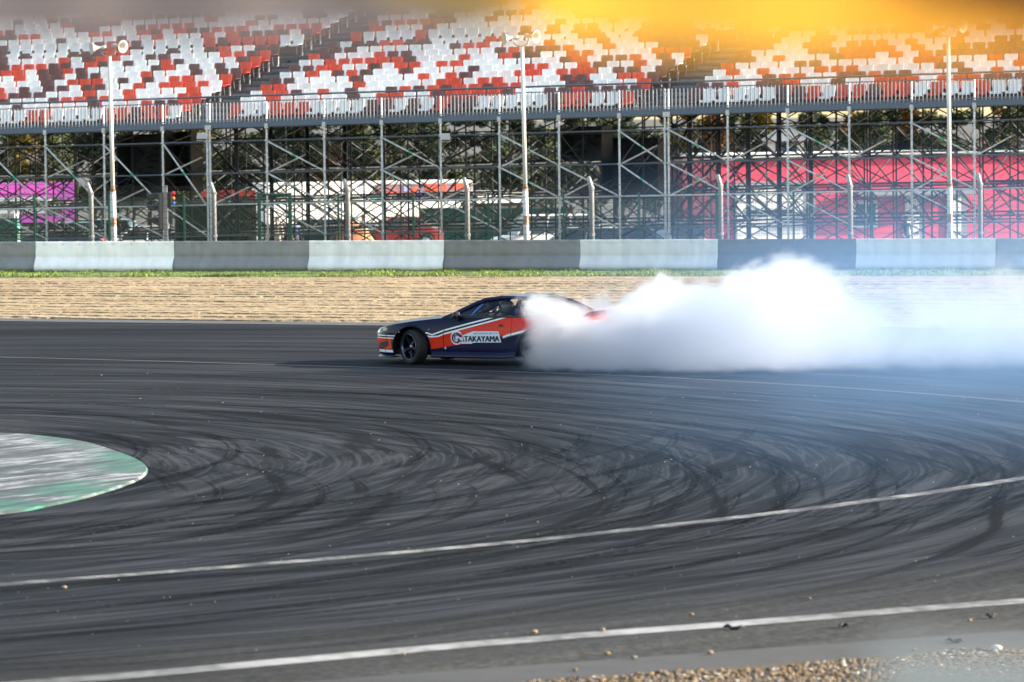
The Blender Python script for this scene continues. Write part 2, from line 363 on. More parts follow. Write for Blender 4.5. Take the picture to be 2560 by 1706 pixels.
# gravel trap: raked furrows as real relief
BAR_T = .20
def bar_y(x): return 124.0 - BAR_T * x
m = bpy.data.materials.new('trap_gravel'); nt, B = nodes_of(m); N = NT(nt)
geo = nt.nodes.new('ShaderNodeNewGeometry'); x, y, z = N.sep(geo.outputs['Position'])
n1 = N.noise(N.vec(N.m('MULTIPLY', x, .25), N.m('MULTIPLY', y, .9)), 1.0, 5, .6); n2 = N.noise(N.vec(N.m('MULTIPLY', x, .45), y, z), 4.5, 4, .75); n3 = N.noise(geo.outputs['Position'], 22.0, 2, .7)
c = N.mix(N.ramp(n1, .3, .7), (.26, .195, .122, 1), (.40, .310, .200, 1))
c = N.mix(N.m('MULTIPLY', N.ramp(n2, .50, .34), .85), c, (.12, .092, .060, 1)); c = N.mix(N.m('MULTIPLY', N.ramp(n2, .58, .72), .7), c, (.48, .385, .26, 1))
nt.links.new(c, B.inputs['Base Color']); B.inputs['Roughness'].default_value = .95; B.inputs['Specular IOR Level'].default_value = .1
bp = nt.nodes.new('ShaderNodeBump'); bp.inputs['Strength'].default_value = .9; bp.inputs['Distance'].default_value = .12
nt.links.new(N.m('ADD', n2, N.m('MULTIPLY', n3, .4)), bp.inputs['Height']); nt.links.new(bp.outputs[0], B.inputs['Normal'])
gx = np.concatenate([np.linspace(-60, -17, 12), np.linspace(-16.5, 16.5, 330), np.linspace(17, 60, 12)])
rs = np.random.RandomState(3); ph = rs.uniform(0, 6.28, 40); kk = rs.uniform(.15, 1.5, 40)
PER = 1.42; NF = 19; rows = [[(x, road_far(x) + .9, -.03) for x in gx]]
hx = rs.uniform(.2, 1.0, (NF + 3, len(gx)))
for _q in range(3): hx = (hx + np.roll(hx, 1, 1) + np.roll(hx, -1, 1)) / 3
for _q in range(6): hx = (hx + np.roll(hx, 1, 1) + np.roll(hx, -1, 1)) / 3
hx = np.clip(.80 + (hx - .6) * 1.6, .35, 1.3) * rs.uniform(.75, 1.15, (NF + 3, 1)) * rs.uniform(.88, 1.12, hx.shape)
jy = rs.uniform(-.12, .12, (NF + 3, len(gx))); jy = (jy + np.roll(jy, 1, 1) + np.roll(jy, 2, 1)) / 3; pk = rs.uniform(-.35, .35, NF + 3)
for k in range(NF):
    for off, hh in ((0.0, 0.0), (.02, 1.0), (.45, .9), (.9, .45), (1.27, .08)):
        row = []
        for q, x in enumerate(gx):
            y0 = road_far(x) + .95; y1 = bar_y(x) - .2; sc_ = (y1 - y0) / (NF * PER)
            w = sum(math.sin(kk[a] * x + ph[a] + k * (.7 + a)) for a in range(5)) / 5
            fl = .15 if k >= NF - 3 else 1.0
            y = y0 + (k * PER + off + .35 * w + jy[k, q] * 1.0 + pk[k] * (0 < k < NF - 1)) * sc_; h = .027 * hx[k, q] * fl * hh + .012 * w + rs.uniform(-.006, .006)
            row.append((x, max(y, y0), .03 + h))
        rows.append(row)
rows.append([(x, bar_y(x) - .2, .03) for x in gx])
t = MB(); t.grid(rows); t.build('gravel_trap', m, kind='structure')
# grass along the foot of the barrier
m = bpy.data.materials.new('verge_grass'); nt, B = nodes_of(m); N = NT(nt)
geo = nt.nodes.new('ShaderNodeNewGeometry')
c = N.mix(N.ramp(N.noise(geo.outputs['Position'], .9, 3), .35, .65), (.060, .105, .012, 1), (.17, .24, .03, 1))
c = N.mix(N.ramp(N.noise(geo.outputs['Position'], 7.0, 2), .5, .75), c, (.21, .22, .045, 1))
nt.links.new(c, B.inputs['Base Color']); B.inputs['Roughness'].default_value = .8
t = MB(); t.grid([[(x, bar_y(x) + o, .05 + h) for x in np.linspace(-40, 40, 60)] for o, h in ((-3.1, -.06), (-2.6, .03), (-1.2, .05), (.8, .05))])
t.build('grass_verge', mat('verge_soil', (.085, .125, .018), .95, var=.5, scale=2), kind='structure')
t = MB(); rg = random.Random(5)
for k in range(38000):
    x = rg.uniform(-24, 24); d = rg.random() ** 1.2 * 2.9; y = bar_y(x) - .05 - d
    if d > 2.2 and rg.random() < .5 + .5 * math.sin(x * 1.7) * math.sin(x * .6): continue
    h = rg.uniform(.03, .10) * (1.25 if d < .7 else 1.0) * (.75 + .5 * math.sin(x * 1.3 + math.sin(x * .45) * 3) ** 2); a = rg.uniform(0, 6.28); w = rg.uniform(.012, .03)
    lx, ly = rg.uniform(-.07, .07), rg.uniform(-.07, .07)
    t.v += [(x - w * math.cos(a), y - w * math.sin(a), .05), (x + w * math.cos(a), y + w * math.sin(a), .05), (x + lx, y + ly, .06 + h)]
    i = len(t.v); t.f.append((i - 3, i - 2, i - 1)); t.mi.append(0)
t.build('grass', m, kind='stuff')

# ------------------------------------------------------------------ barrier of belt-covered panels
BU = Vector((1, -BAR_T, 0)).normalized(); BN = Vector((-BAR_T, -1, 0)).normalized()   # along, out to the track
bar = thing('safety_barrier', 'long low barrier covered with alternating white and grey rubber belting beside the gravel', 'barrier', (0, 124, 0))
bar.rotation_euler = (0, 0, math.atan2(BU.y, BU.x))
_bp = Vector((0, 124 - .02, 0)); _bn = Vector((BU.y, -BU.x, 0))
def bar_u(px, py=610):
    p = onplane(px, py, _bp, _bn); return (p - Vector((0, 124, 0))).dot(BU)
edges = [-620, -262, 88, 435, 772, 1110, 1450, 1795, 2140, 2490, 2840, 3190]
cols = [(.62, .62, .60), (.24, .24, .245), (.93, .93, .92), (.25, .25, .255), (.80, .80, .80), (.20, .20, .205), (.60, .61, .62), (.085, .083, .08), (.55, .56, .57), (.24, .25, .26), (.6, .6, .6)]
BH = .985
prof = [(.10, BH - .02), (.02, BH), (0, BH - .02), (.005, BH - .18), (-.005, .62), (.01, .52), (-.045, .44), (-.125, .35), (-.185, .27), (-.195, .19), (-.14, .10), (-.04, .03), (.05, .0)]
rb = random.Random(11)
for k in range(len(edges) - 1):
    u0, u1 = bar_u(edges[k]), bar_u(edges[k + 1]); n = 56
    bolts = [(u0 + (u1 - u0) * (q + .5) / 8 + rb.uniform(-.04, .04), zz) for q in range(8) for zz in (BH - .09, .47)]
    ph = rb.uniform(0, 6)
    fine = []
    for a in range(len(prof) - 1):
        for s in range(3): fine.append(tuple(prof[a][q] + (prof[a + 1][q] - prof[a][q]) * s / 3 for q in (0, 1)))
    fine.append(prof[-1])
    mb = MB(); rows = []
    for a, (o, z) in enumerate(fine):
        row = []
        for s in range(n + 1):
            u = u0 + .006 + (u1 - u0 - .012) * s / n; d = 0
            for bu, bz in bolts:
                q = ((u - bu) / .10) ** 2 + ((z - bz) / .07) ** 2
                if q < 5: d += .034 * math.exp(-q)
            d += .008 * math.sin(u * 5 + ph + z * 4) * (1 if .05 < z < .9 else .3) + .008 * math.sin(u * 13 + ph * 2 - z * 6) + .006 * math.sin(u * 7.3 + ph * 3) * (z > .5)
            e = min(s, n - s) / n
            d += -.012 * math.exp(-(e * 30) ** 2) * (1 if k % 2 == 0 else -.5)       # lapped ends
            row.append((u, o + d, z))
        rows.append(row)
    mb.grid(rows)
    mm = mat('belt_%d' % k, cols[k], .6, var=.11, scale=1.6, bump=.10, bscale=3.0, stretch=(2.6, 1, .45))
    o = mb.build('belt_panel', mm, bar, smooth=True, label=('white' if sum(cols[k]) > 1.4 else 'dark grey' if sum(cols[k]) < .5 else 'grey') + ' rubber belt panel')
    sm = MB()
    for bu, bz in bolts: sm.tube((bu, .012, bz), (bu, .04, bz), .012, 6)
    sm.build('bolts', mat('bolt_steel', (.26, .26, .26), .6), o, kind='stuff')
mb = MB(); mb.box((0, .45, .45), (70, .7, .86)); mb.build('tyre_core', mat('tyre_core', (.02, .02, .02), .9), bar)

# ------------------------------------------------------------------ helpers for what stands behind the barrier
STEEL = mat('galvanised_steel', (.27, .275, .28), .45, .35, var=.15, scale=12)
STEEL_D = mat('weathered_steel', (.19, .20, .22), .55, .3, var=.2, scale=8)
GREEN = mat('green_fence_paint', (.012, .085, .055), .5)
def wire_mat(): return mat('fence_wire', (.030, .034, .036), .6, .2)
# debris fence with cranked posts
def fence_u(px, Y0=125.6): # place on the line of the debris fence
    d = ray(px, 590); t = Y0 / (d.y + BAR_T * d.x); return d.x * t, Y0 - BAR_T * d.x * t
df = thing('debris_fence', 'tall debris fence of cranked grey posts and taut dark cables behind the belt barrier', 'fence', (0, 125.6, 0))
tops = [(-82, 462), (222, 457), (529, 456), (863, 449), (1162, 445), (1473, 443), (1795, 438), (2119, 438), (2444, 434), (2770, 430)]
def dl(p): return (p[0], p[1] - 125.6, p[2])
for px, py in tops:
    x, y = fence_u(px + 7); s = F / y; zt = HC - (py - (263 - ROLL * (px - 1280))) / s; ze = zt - 27 / s
    mb = MB(); mb.path([dl((x, y, -.3)), dl((x, y, ze)), dl((x - 7.5 / s, y - .18, zt))], [.075, .07, .06], 8)
    o = mb.build('fence_post', STEEL, df, smooth=True)
    mb = MB(); mb.tube(dl((x, y, ze - .04)), dl((x, y, ze + .04)), .085, 8); mb.build('collar', STEEL_D, o)
    mb = MB(); mb.tube(dl((x, y, 1.05)), dl((x, y, 1.12)), .09, 8); mb.build('collar', STEEL_D, o)
def fy(x): return 125.6 - BAR_T * x - 125.6 + .02
for q in range(9):
    z = 1.08 + q * .185
    mb = MB(); mb.path([(x, fy(x) - (.07 if q > 6 else 0) * (q - 6), z + .012 * math.sin(x * 1.1 + q)) for x in np.linspace(-22, 22, 40)], .0075, 4); mb.build('cable', wire_mat(), df)
mb = MB()
for k in range(520):                                     # thin mesh wires between the cables
    x = -20 + k * .078
    mb.tube((x, fy(x) + .01, 1.0), (x + .0, fy(x) + .01, 2.55), .0022, 3, cap=False)
mb.build('mesh_wires', wire_mat(), df, kind='stuff')

# green panel fence, a few metres behind
GY = 129.5
gf = thing('panel_fence', 'dark green welded mesh panel fence standing behind the debris fence', 'fence', (0, GY, 0))
gp = [-110, 86, 273, 460, 648, 725, 846, 1033, 1221, 1409, 1598, 1791, 1984, 2180, 2375, 2570, 2760]
def gpos(px):
    d = ray(px, 540); t = GY / (d.y + BAR_T * d.x); return d.x * t, -BAR_T * d.x * t
pp = []
for px in gp:
    x, y = gpos(px); s = F / (GY + y); tall = px in (648, 725)
    zt = HC - ((484 if tall else 489 - .004 * px) - (263 - ROLL * (px - 1280))) / s; pp.append((x, y, zt))
    mb = MB(); w = .11 if tall else .065; mb.box((x, y, (zt - 1.4) / 2), (w, w, zt + 1.4)); o = mb.build('fence_post', GREEN, gf)
    mb = MB(); mb.box((x, y, zt + .012), (w + .012, w + .012, .02)); mb.build('cap', GREEN, o)
mb = MB(); a, b = pp[4], pp[5]; mb.tube((a[0], a[1], a[2] - .03), (b[0], b[1], b[2] - .03), .04, 6); mb.build('gate_bar', GREEN, gf)
for k in range(len(pp) - 1):
    a, b = pp[k], pp[k + 1]; mb = MB(); n = max(6, int((b[0] - a[0]) / .055))
    for q in range(1, n):
        f = q / n; x, y = a[0] + (b[0] - a[0]) * f, a[1] + (b[1] - a[1]) * f; mb.tube((x, y, -1.2), (x, y, min(a[2], b[2]) - .06), .0032, 3, cap=False)
    z = -1.2
    while z < min(a[2], b[2]) - .05: mb.tube((a[0], a[1], z), (b[0], b[1], z), .004, 3, cap=False); z += .2
    mb.build('mesh_panel', mat('green_wire', (.012, .05, .035), .6), gf)

# lamp poles with two horn loudspeakers
def horn(mb, c, d, size=.82):
    d = Vector(d).normalized(); M = Matrix.Translation(c) @ d.to_track_quat('Z', 'Y').to_matrix().to_4x4() @ Matrix.Scale(size, 4)
    mb.lathe([(.02, -.30), (.075, -.28), (.085, -.18), (.06, -.12), (.05, -.05), (.08, .08), (.14, .18), (.235, .26), (.25, .27), (.245, .28), (.13, .19), (.06, .06), (.0, .02)], 18, M)
HORN = mat('horn_plastic', (.46, .45, .42), .5, var=.08)
POLE = mat('pole_paint', (.58, .58, .56), .5, var=.1, scale=3, stretch=(1, 1, .3)); RUST = mat('rust', (.25, .10, .035), .9, var=.4, scale=10)
for i, (tx, ty, bx, lab) in enumerate(((275, 142, 286, 'pale steel pole with two horn loudspeakers in front of the left seating block'), (1303, 118, 1317, 'pale steel pole with two horn loudspeakers in front of the middle seating block'), (2369, 92, 2376, 'pale steel pole with two horn loudspeakers in front of the red building'))):
    x, y = fence_u(bx, 126.8); s = F / y; zt = HC - (ty - (263 - ROLL * (tx - 1280))) / s; dx = (tx - bx) / s + (zt - 1) * (-ROLL) * -1 * -1
    p = thing('speaker_pole', lab, 'pole', (x, y, -.2), group='speaker poles behind the barrier')
    tp = Vector(((tx - bx) / s * .5, 0, zt + .2))
    zm = 2.65; f1 = zm / tp.z
    mb = MB(); mb.path([(0, 0, 0), tuple(tp * f1)], .082, 10); mb.build('pole_foot', POLE, p, smooth=True)
    mb = MB(); mb.path([tuple(tp * f1), tuple(tp)], [.062, .055], 10); mb.build('pole_shaft', POLE, p, smooth=True)
    mb = MB(); mb.lathe([(.083, zm - .06), (.086, zm), (.066, zm + .05)], 10, Matrix.Translation((tp.x * f1, 0, 0))); mb.build('rusty_joint', RUST, p)
    mb = MB(); mb.lathe([(.0835, 1.55), (.0838, 1.6), (.0838, 1.75), (.0835, 1.8)], 10, Matrix.Translation((tp.x * 1.7 / tp.z, 0, 0))); mb.build('rust_patch', RUST, p)
    mb = MB(); mb.path([tuple(tp), tuple(tp + Vector((.16, 0, .10))), tuple(tp + Vector((.20, 0, .28)))], .018, 6); mb.path([tuple(tp), tuple(tp + Vector((-.20, 0, .05))), tuple(tp + Vector((-.26, 0, .16)))], .018, 6); mb.build('bracket', mat('bracket_steel', (.32, .31, .26), .6), p)
    for c, d in ((tp + Vector((-.33, 0, .27)), (-.9, -.35, -.05)), (tp + Vector((.26, 0, .32)), (.75, -.65, -.12))):
        mb = MB(); horn(mb, c, d); o = mb.build('horn_speaker', HORN, p, smooth=True)

# trackside signal
x, y = fence_u(415, 126.3); s = F / y
sg = thing('track_signal', 'dark grey trackside signal box with three hooded lamps on a thick grey post', 'traffic light', (x, y, 0))
zof = lambda py, px=415: HC - (py - (263 - ROLL * (px - 1280))) / s
mb = MB(); mb.box((0, 0, (zof(464) - .2) / 2), (.115, .115, zof(464) + .2)); mb.build('post', STEEL, sg)
mb = MB(); mb.box((-.135, .0, zof(528)), (.15, .26, zof(482) - zof(574))); bx = mb.build('signal_box', mat('signal_grey', (.055, .055, .06), .5), sg)
mb = MB(); mb.box((-.14, -.14, zof(528)), (.06, .02, zof(484) - zof(572))); mb.build('door_rib', mat('signal_grey_light', (.10, .10, .105), .5), sg)
BLK = mat('black_plastic', (.008, .008, .009), .45)
for py in (493, 523, 553):
    mb = MB(); M = Matrix.Translation((-.21, 0, zof(py))) @ Matrix.Rotation(R(-90), 4, 'Y')
    rows = []
    for q in range(13):
        a = R(-20 + 220 * q / 12); L_ = .36 if 2 < q < 10 else .30
        rows.append([M @ Vector((.115 * math.sin(a), .115 * math.cos(a), 0)), M @ Vector((.115 * math.sin(a), .115 * math.cos(a), L_)), M @ Vector((.105 * math.sin(a), .105 * math.cos(a), L_)), M @ Vector((.105 * math.sin(a), .105 * math.cos(a), 0))])
    mb.grid(rows); h = mb.build('lamp_hood', BLK, sg, smooth=True)
    mb = MB(); mb.lathe([(.10, 0), (.085, .02), (.0, .035)], 16, Matrix.Translation((-.212, 0, zof(py))) @ Matrix.Rotation(R(-90), 4, 'Y')); mb.build('lens', mat('dark_lens', (.03, .03, .035), .15), h)
mb = MB(); mb.box((.12, .02, zof(500)), (.11, .2, .46)); mb.build('rear_housing', BLK, sg)
for py, cc, nm in ((484, (.75, .01, .008), 'red'), (497, (.80, .20, .005), 'amber'), (509, (.02, .10, .55), 'blue')):
    mb = MB(); mb.lathe([(.0, .0), (.05, .005), (.055, .03), (.04, .07), (.0, .085)], 12, Matrix.Translation((.225, -.03, zof(py))) @ Matrix.Rotation(R(60), 4, 'X') @ Matrix.Rotation(R(25), 4, 'Y')); mb.build('marker_lamp', mat('lamp_' + nm, cc, .25), sg, smooth=True, label=nm + ' marker lamp')
mb = MB(); mb.box((.08, -.07, zof(565)), (.05, .03, .14)); mb.build('number_plate', mat('white_paint', (.75, .75, .73), .5), sg)
# ================================================================== GRANDSTAND
PHI = R(23.5)
SU = Vector((math.cos(PHI), -math.sin(PHI), 0)); SV = Vector((math.sin(PHI), math.cos(PHI), 0))
_d = ray(1280, 300); SO = CAM + _d * (137.0 / _d.y); SO.z = 0
def uz(px, py, v=0.0):
    p = onplane(px, py, SO + SV * v, SV); q = p - SO; return q.dot(SU), p.z
ua, za = uz(0, 336); ub, zb = uz(2560, 262); SLOPE = (zb - za) / (ub - ua)
ZD = za - SLOPE * ua                         # underside of the front beam at u = 0
def SP(u, v, z): return (u, v, z + SLOPE * u)     # stand space -> its local axes; heights follow the slope of the site
post_px = [-925, -778, -630, -482, -334, -185, -38, 112.4, 259, 406, 517, 524, 666, 810, 954, 1101, 1248, 1397, 1548, 1662, 1671, 1819, 1969, 2123, 2279, 2436, 2594, 2752, 2910, 3068, 3226, 3384, 3542, 3700, 3858]  # rightmost bays are out of view, added to shade the frame beneath
post_u = [uz(p, 300)[0] for p in post_px]
U_AISLE = [uz(430, 300)[0], uz(548, 300)[0], uz(1575, 265)[0], uz(1697, 265)[0]]
USPLIT = [(post_u[10] + post_u[11]) / 2, (post_u[19] + post_u[20]) / 2]
UMIN, UMAX = post_u[0], post_u[-1]
PITCH_U = .5; TREAD = .74; RISE = .212
_, zf = uz(1280, 266); Z1 = zf - SLOPE * uz(1280, 266)[0]        # seat level of the front row
V1 = .75                                    # seats of the first row stand back from the rail
row_vz = []
for k in range(22):
    v = V1 + TREAD * k; z = Z1 + RISE * k
    if k >= 11: v += 1.15; z += .16
    row_vz.append((v, z))
ROWS = len(row_vz)

# seat shell shared by all
def seat_mesh(name, m):
    prof = [(-.40, -.055, .36, .0), (-.41, -.02, .39, .0), (-.38, .0, .40, .01), (-.22, -.005, .40, .02), (-.06, -.02, .385, .03), (.0, .01, .37, .05), (.035, .08, .37, .065), (.06, .17, .40, .08), (.075, .27, .425, .085), (.083, .335, .42, .08), (.08, .365, .36, .06)]
    cx = [-.5, -.46, -.25, 0, .25, .46, .5]
    def pt(i, c, off):
        v, z, w, wrap = prof[i]; a = abs(c) * 2
        if i >= 5: return (c * w, v - wrap * a ** 2.4 + off, z)
        return (c * w, v, z + wrap * a ** 2.4 - off)
    b = MB(); b.grid([[pt(i, c, 0) for c in cx] for i in range(len(prof))]); b.grid([[pt(i, c, .014) for c in reversed(cx)] for i in range(len(prof))])
    n = len(prof); w = len(cx)
    for i in range(n - 1):                    # close the rims
        for c in (0, w - 1):
            b.quad(pt(i, cx[c], 0), pt(i + 1, cx[c], 0), pt(i + 1, cx[c], .014), pt(i, cx[c], .014))
    for i in (0, n - 1):
        for c in range(w - 1): b.quad(pt(i, cx[c], 0), pt(i, cx[c + 1], 0), pt(i, cx[c + 1], .014), pt(i, cx[c], .014))
    me = b.mesh(name, m, smooth=True); return me
SEATM = {'white': mat('seat_white', (.88, .88, .87), .45, var=.04), 'red': mat('seat_red', (.68, .075, .03), .45, var=.10), 'maroon': mat('seat_maroon', (.150, .066, .060), .5, var=.12)}
for _m in SEATM.values():                  # each seat weathered a little differently
    nt = _m.node_tree; N = NT(nt); B = nt.nodes['Principled BSDF']; src = B.inputs['Base Color'].links[0].from_socket; oi = nt.nodes.new('ShaderNodeObjectInfo')
    geo = nt.nodes.new('ShaderNodeNewGeometry'); k_ = N.m('MULTIPLY', N.ramp(oi.outputs['Random'], 0, 1, .90, 1.0, False), N.ramp(N.noise(geo.outputs['Position'], .8, 2), .3, .7, .95, 1.0))
    mm_ = nt.nodes.new('ShaderNodeMix'); mm_.data_type = 'RGBA'; mm_.blend_type = 'MULTIPLY'; mm_.inputs[0].default_value = 1.0; nt.links.new(src, mm_.inputs[6]); nt.links.new(N.vec(k_, k_, k_), mm_.inputs[7]); nt.links.new(mm_.outputs[2], B.inputs['Base Color'])
SEATS = {k: seat_mesh('seat_' + k, v) for k, v in SEATM.items()}
DECK = mat('deck_ply', (.15, .155, .165), .8, var=.25, scale=1.5); DECK_E = mat('deck_edge', (.09, .095, .10), .7)
TUBE_L = mat('scaffold_tube', (.60, .60, .59), .5, .0, var=.25, scale=9); TUBE_SHADE = mat('scaffold_tube_shaded', (.006, .011, .019), .65, .0)  # inner tubes: shade under the deck put into a near-black colour
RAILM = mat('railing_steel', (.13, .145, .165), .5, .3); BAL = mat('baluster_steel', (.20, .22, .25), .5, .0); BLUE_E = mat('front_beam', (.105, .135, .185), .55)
LEV = [ZD - .02]
for px, py in ((1280, 334.5), (1280, 417), (1280, 497)):
    u, z = uz(px, py); LEV.append(z - SLOPE * u)
LEV += [LEV[-1] - 1.03, LEV[-1] - 2.06]
ZG = -1.75
def brace(mb, a, b, r=.026, n=5): mb.tube(a, b, r, n, cap=False)
CPL = mat('coupler_steel', (.50, .50, .50), .45, .4); b = MB(); b.tube((0, 0, -.03), (0, 0, .03), .066, 8); CPLM = b.mesh('coupler', CPL)
GREENB = mat('brace_band', (.05, .42, .25), .5)
secs = [(0, 'left seating block of the grandstand on scaffolding, left of the first stair aisle', UMIN, USPLIT[0], UMIN, U_AISLE[0], 0, 11),
        (1, 'middle seating block of the grandstand on scaffolding, between the two stair aisles', USPLIT[0], USPLIT[1], U_AISLE[1], U_AISLE[2], 11, 20),
        (2, 'right seating block of the grandstand on scaffolding, above the red building', USPLIT[1], UMAX, U_AISLE[3], UMAX, 20, 35)]
rs = random.Random(21)
LOW_FRAMES = {}
for si, lab, uA, uB, sA, sB, p0, p1 in secs:
    st = thing('grandstand', lab, 'grandstand', tuple(SO), -PHI, group='blocks of the grandstand')
    # seats
    nseat = min(44, int((sB - sA) / PITCH_U)); spots = []
    prev = None
    for k, (v, z) in enumerate(row_vz):
        for c in range(nseat):
            u = (sB - .25 - c * PITCH_U) if si == 0 else (sA + .25 + c * PITCH_U)
            q = rs.random(); col = 'white' if q < .50 else 'red' if q < .78 else 'maroon'
            if prev and rs.random() < .22: col = prev
            prev = col; spots.append((k, u, v, z, col))
    indiv = spots[:296]; rest = spots[296:]
    for k, u, v, z, col in indiv:
        place(SEATS[col], 'seat', st, SP(u, v, z), (0, 0, rs.uniform(-.02, .02)), label=col + ' plastic shell seat')
    for col in SEATS:                         # the upper rows, past the limit for single seats
        src = SEATS[col]; sv = np.array([v.co for v in src.vertices]); sf = [tuple(p.vertices) for p in src.polygons]; b = MB()
        for k, u, v, z, cc in rest:
            if cc != col: continue
            i = len(b.v); b.v += [tuple(q) for q in (sv + np.array(SP(u, v, z)))]; b.f += [tuple(i + a for a in f) for f in sf]
        b.mi = [0] * len(b.f)
        if b.v: b.build('upper_seats', SEATM[col], st, smooth=True, kind='stuff', label=col + ' plastic seats of the upper rows')
    # deck: one board per row with its riser, the aisle steps between
    lo = MB()
    for k, (v, z) in enumerate(row_vz):
        zt = z - .42; v0 = v - .52; v1 = (row_vz[k + 1][0] - .52) if k + 1 < ROWS else v + .4
        b = MB(); vv = []
        for u in (uA + .01, uB - .01): vv.append([SP(u, v0, zt - .04), SP(u, v1 + .03, zt - .04), SP(u, v1 + .03, zt), SP(u, v0, zt)])
        b.grid([vv[0] + [vv[0][0]], vv[1] + [vv[1][0]]]); b.quad(*vv[0]); b.quad(*reversed(vv[1])); b.build('deck_board', DECK, st)
        if k + 1 < ROWS:
            zn = row_vz[k + 1][1] - .42
            lo.quad(SP(uA, v1 + .015, zt), SP(uB, v1 + .015, zt), SP(uB, v1 + .015, zn - .045), SP(uA, v1 + .015, zn - .045))
        if nseat:                             # rail that carries the row of seats, and its end brackets
            lo.tube(SP(sA + .03, v - .10, z - .07), SP(sB - .03, v - .10, z - .07), .022, 5)
            for u in np.arange(sA + .25, sB, 1.0): lo.tube(SP(u, v - .1, z - .07), SP(u, v - .02, zt), .018, 4)
    lo.build('riser_boards', DECK_E, st, kind='stuff')
    for aA, aB in (((sB, uB),) if si == 0 else ((uA, sA), (sB, uB)) if si == 1 else ((uA, sA),)):
        for k, (v, z) in enumerate(row_vz[:-1]):
            b = MB(); zt = z - .42; cu = (aA + aB) / 2; c = SP(cu, v + .10, zt + .052); b.box(c, (aB - aA - .04, .30, .10)); b.build('aisle_step', mat('aisle_step', (.19, .195, .205), .8, var=.2), st)
    for u in ((sB - .04,) if si == 0 else (sA + .04, sB - .04) if si == 1 else (sA + .04,)):
        b = MB(); b.quad((-.025, -.02, -.42), (.025, -.02, -.42), (.025, -.02, -.09), (-.025, -.02, -.09)); b.box((0, 0, -.25), (.05, .04, .33)); b.box((0, -.02, -.41), (.07, .2, .018)); bk = b.mesh('seat_bracket', mat('bracket_pale', (.42, .42, .43), .5, .3))
        for k, (v, z) in enumerate(row_vz): place(bk, 'seat_bracket', st, SP(u, v - .16, z))
    # front beam, railing, posts, ledgers, braces
    b = MB(); b.box((0, 0, 0), (.01, .01, .01)); b = MB()
    vv = [[SP(u, -.06, ZD), SP(u, .10, ZD), SP(u, .10, ZD + .19), SP(u, -.06, ZD + .19)] for u in (uA, uB)]
    b.grid([vv[0] + [vv[0][0]], vv[1] + [vv[1][0]]]); b.quad(*vv[0]); b.quad(*reversed(vv[1])); b.build('front_beam', BLUE_E, st)
    us = post_u[p0:p1]
    ztop = LEV[0] + 1.06
    zr = []
    for py in (219, 233):
        u, z = uz(1280, py); zr.append(z - SLOPE * u)
    for u in us:
        b = MB(); b.tube(SP(u, 0, ZG), SP(u, 0, zr[1] - .02), .036, 8); o = b.build('scaffold_post', TUBE_L, st, smooth=True)
        b = MB()
        b.box(SP(u + .02, -.03, ZD + .02), (.12, .10, .16)); b.build('clamp', CPL, o)
        for z in LEV[1:5]:
            q = SP(u, 0, z); place(CPLM, 'coupler', o, q)
    for a, c in zip(us[:-1], us[1:]):
        for li, z in enumerate(LEV[1:5]):
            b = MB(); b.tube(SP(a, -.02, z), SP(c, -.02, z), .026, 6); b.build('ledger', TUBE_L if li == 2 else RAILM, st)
        o = None
        b = MB(); b.tube(SP(a, -.03, zr[1]), SP(c, -.03, zr[1]), .018, 5); o = b.build('guard_rail', RAILM, st)
        b = MB(); n = max(3, int((c - a) / .125))
        for q in range(1, n): u = a + (c - a) * q / n; b.box(SP(u, -.03, (zr[1] + ZD + .06) / 2), (.026, .03, zr[1] - ZD - .06))
        b.tube(SP(a, -.03, ZD + .24), SP(c, -.03, ZD + .24), .02, 5); b.build('balusters', BAL, o, kind='stuff')
    b = MB(); b.tube(SP(uA, -.05, zr[0]), SP(uB, -.05, zr[0]), .032, 8); b.build('top_rail', RAILM, st)
    # diagonals on the front, in falling zigzag, with green bands
    pat = {0: [0, 1, 1], 1: [1, 1, 1], 2: [1, 1, 1]}
    for q, (a, c) in enumerate(zip(us[:-1], us[1:])):
        runs = []
        if si == 0: runs = [(1, 3)] if q != 2 else []
        else:
            if q % 2 == (1 if si == 1 else 0): runs.append((1, 2))
            if q % 2 == (1 if si == 1 else 0) or q == 6: runs.append((2, 3))
            if q in (1, 4, 6, 2): runs.append((3, 4))
        if si == 0: runs.append((3, 4))
        for l0, l1 in runs:
            A, C = Vector(SP(a + .06, -.06, LEV[l0] - .03)), Vector(SP(c - .06, -.06, LEV[l1] + .04))
            b = MB(); b.tube(A, C, .028, 6); o = b.build('diagonal_brace', TUBE_L, st, smooth=True)
            b = MB(); b.tube(A.lerp(C, .46), A.lerp(C, .53), .0295, 6); b.build('colour_band', GREENB, o)
        # short stubs of the cross braces that run back into the frame
        b = MB()
        for l0 in (2, 3):
            if (q + l0) % 2: brace(b, SP(a + .05, .0, LEV[l0]), SP(a + .75, 1.35, LEV[l0] + .55), .026, 6)
        if b.v: b.build('cross_brace', TUBE_L, st)
    # the frame inside
    b = MB(); vrow = [2.0, 4.6, 7.4, 10.4, 13.6]
    zat = lambda v: ZD + .02 + max(0, (v - .8)) / TREAD * RISE * .96
    full = [uA] + [u for u in us if uA < u < uB][:(99 if si < 2 else 10)]
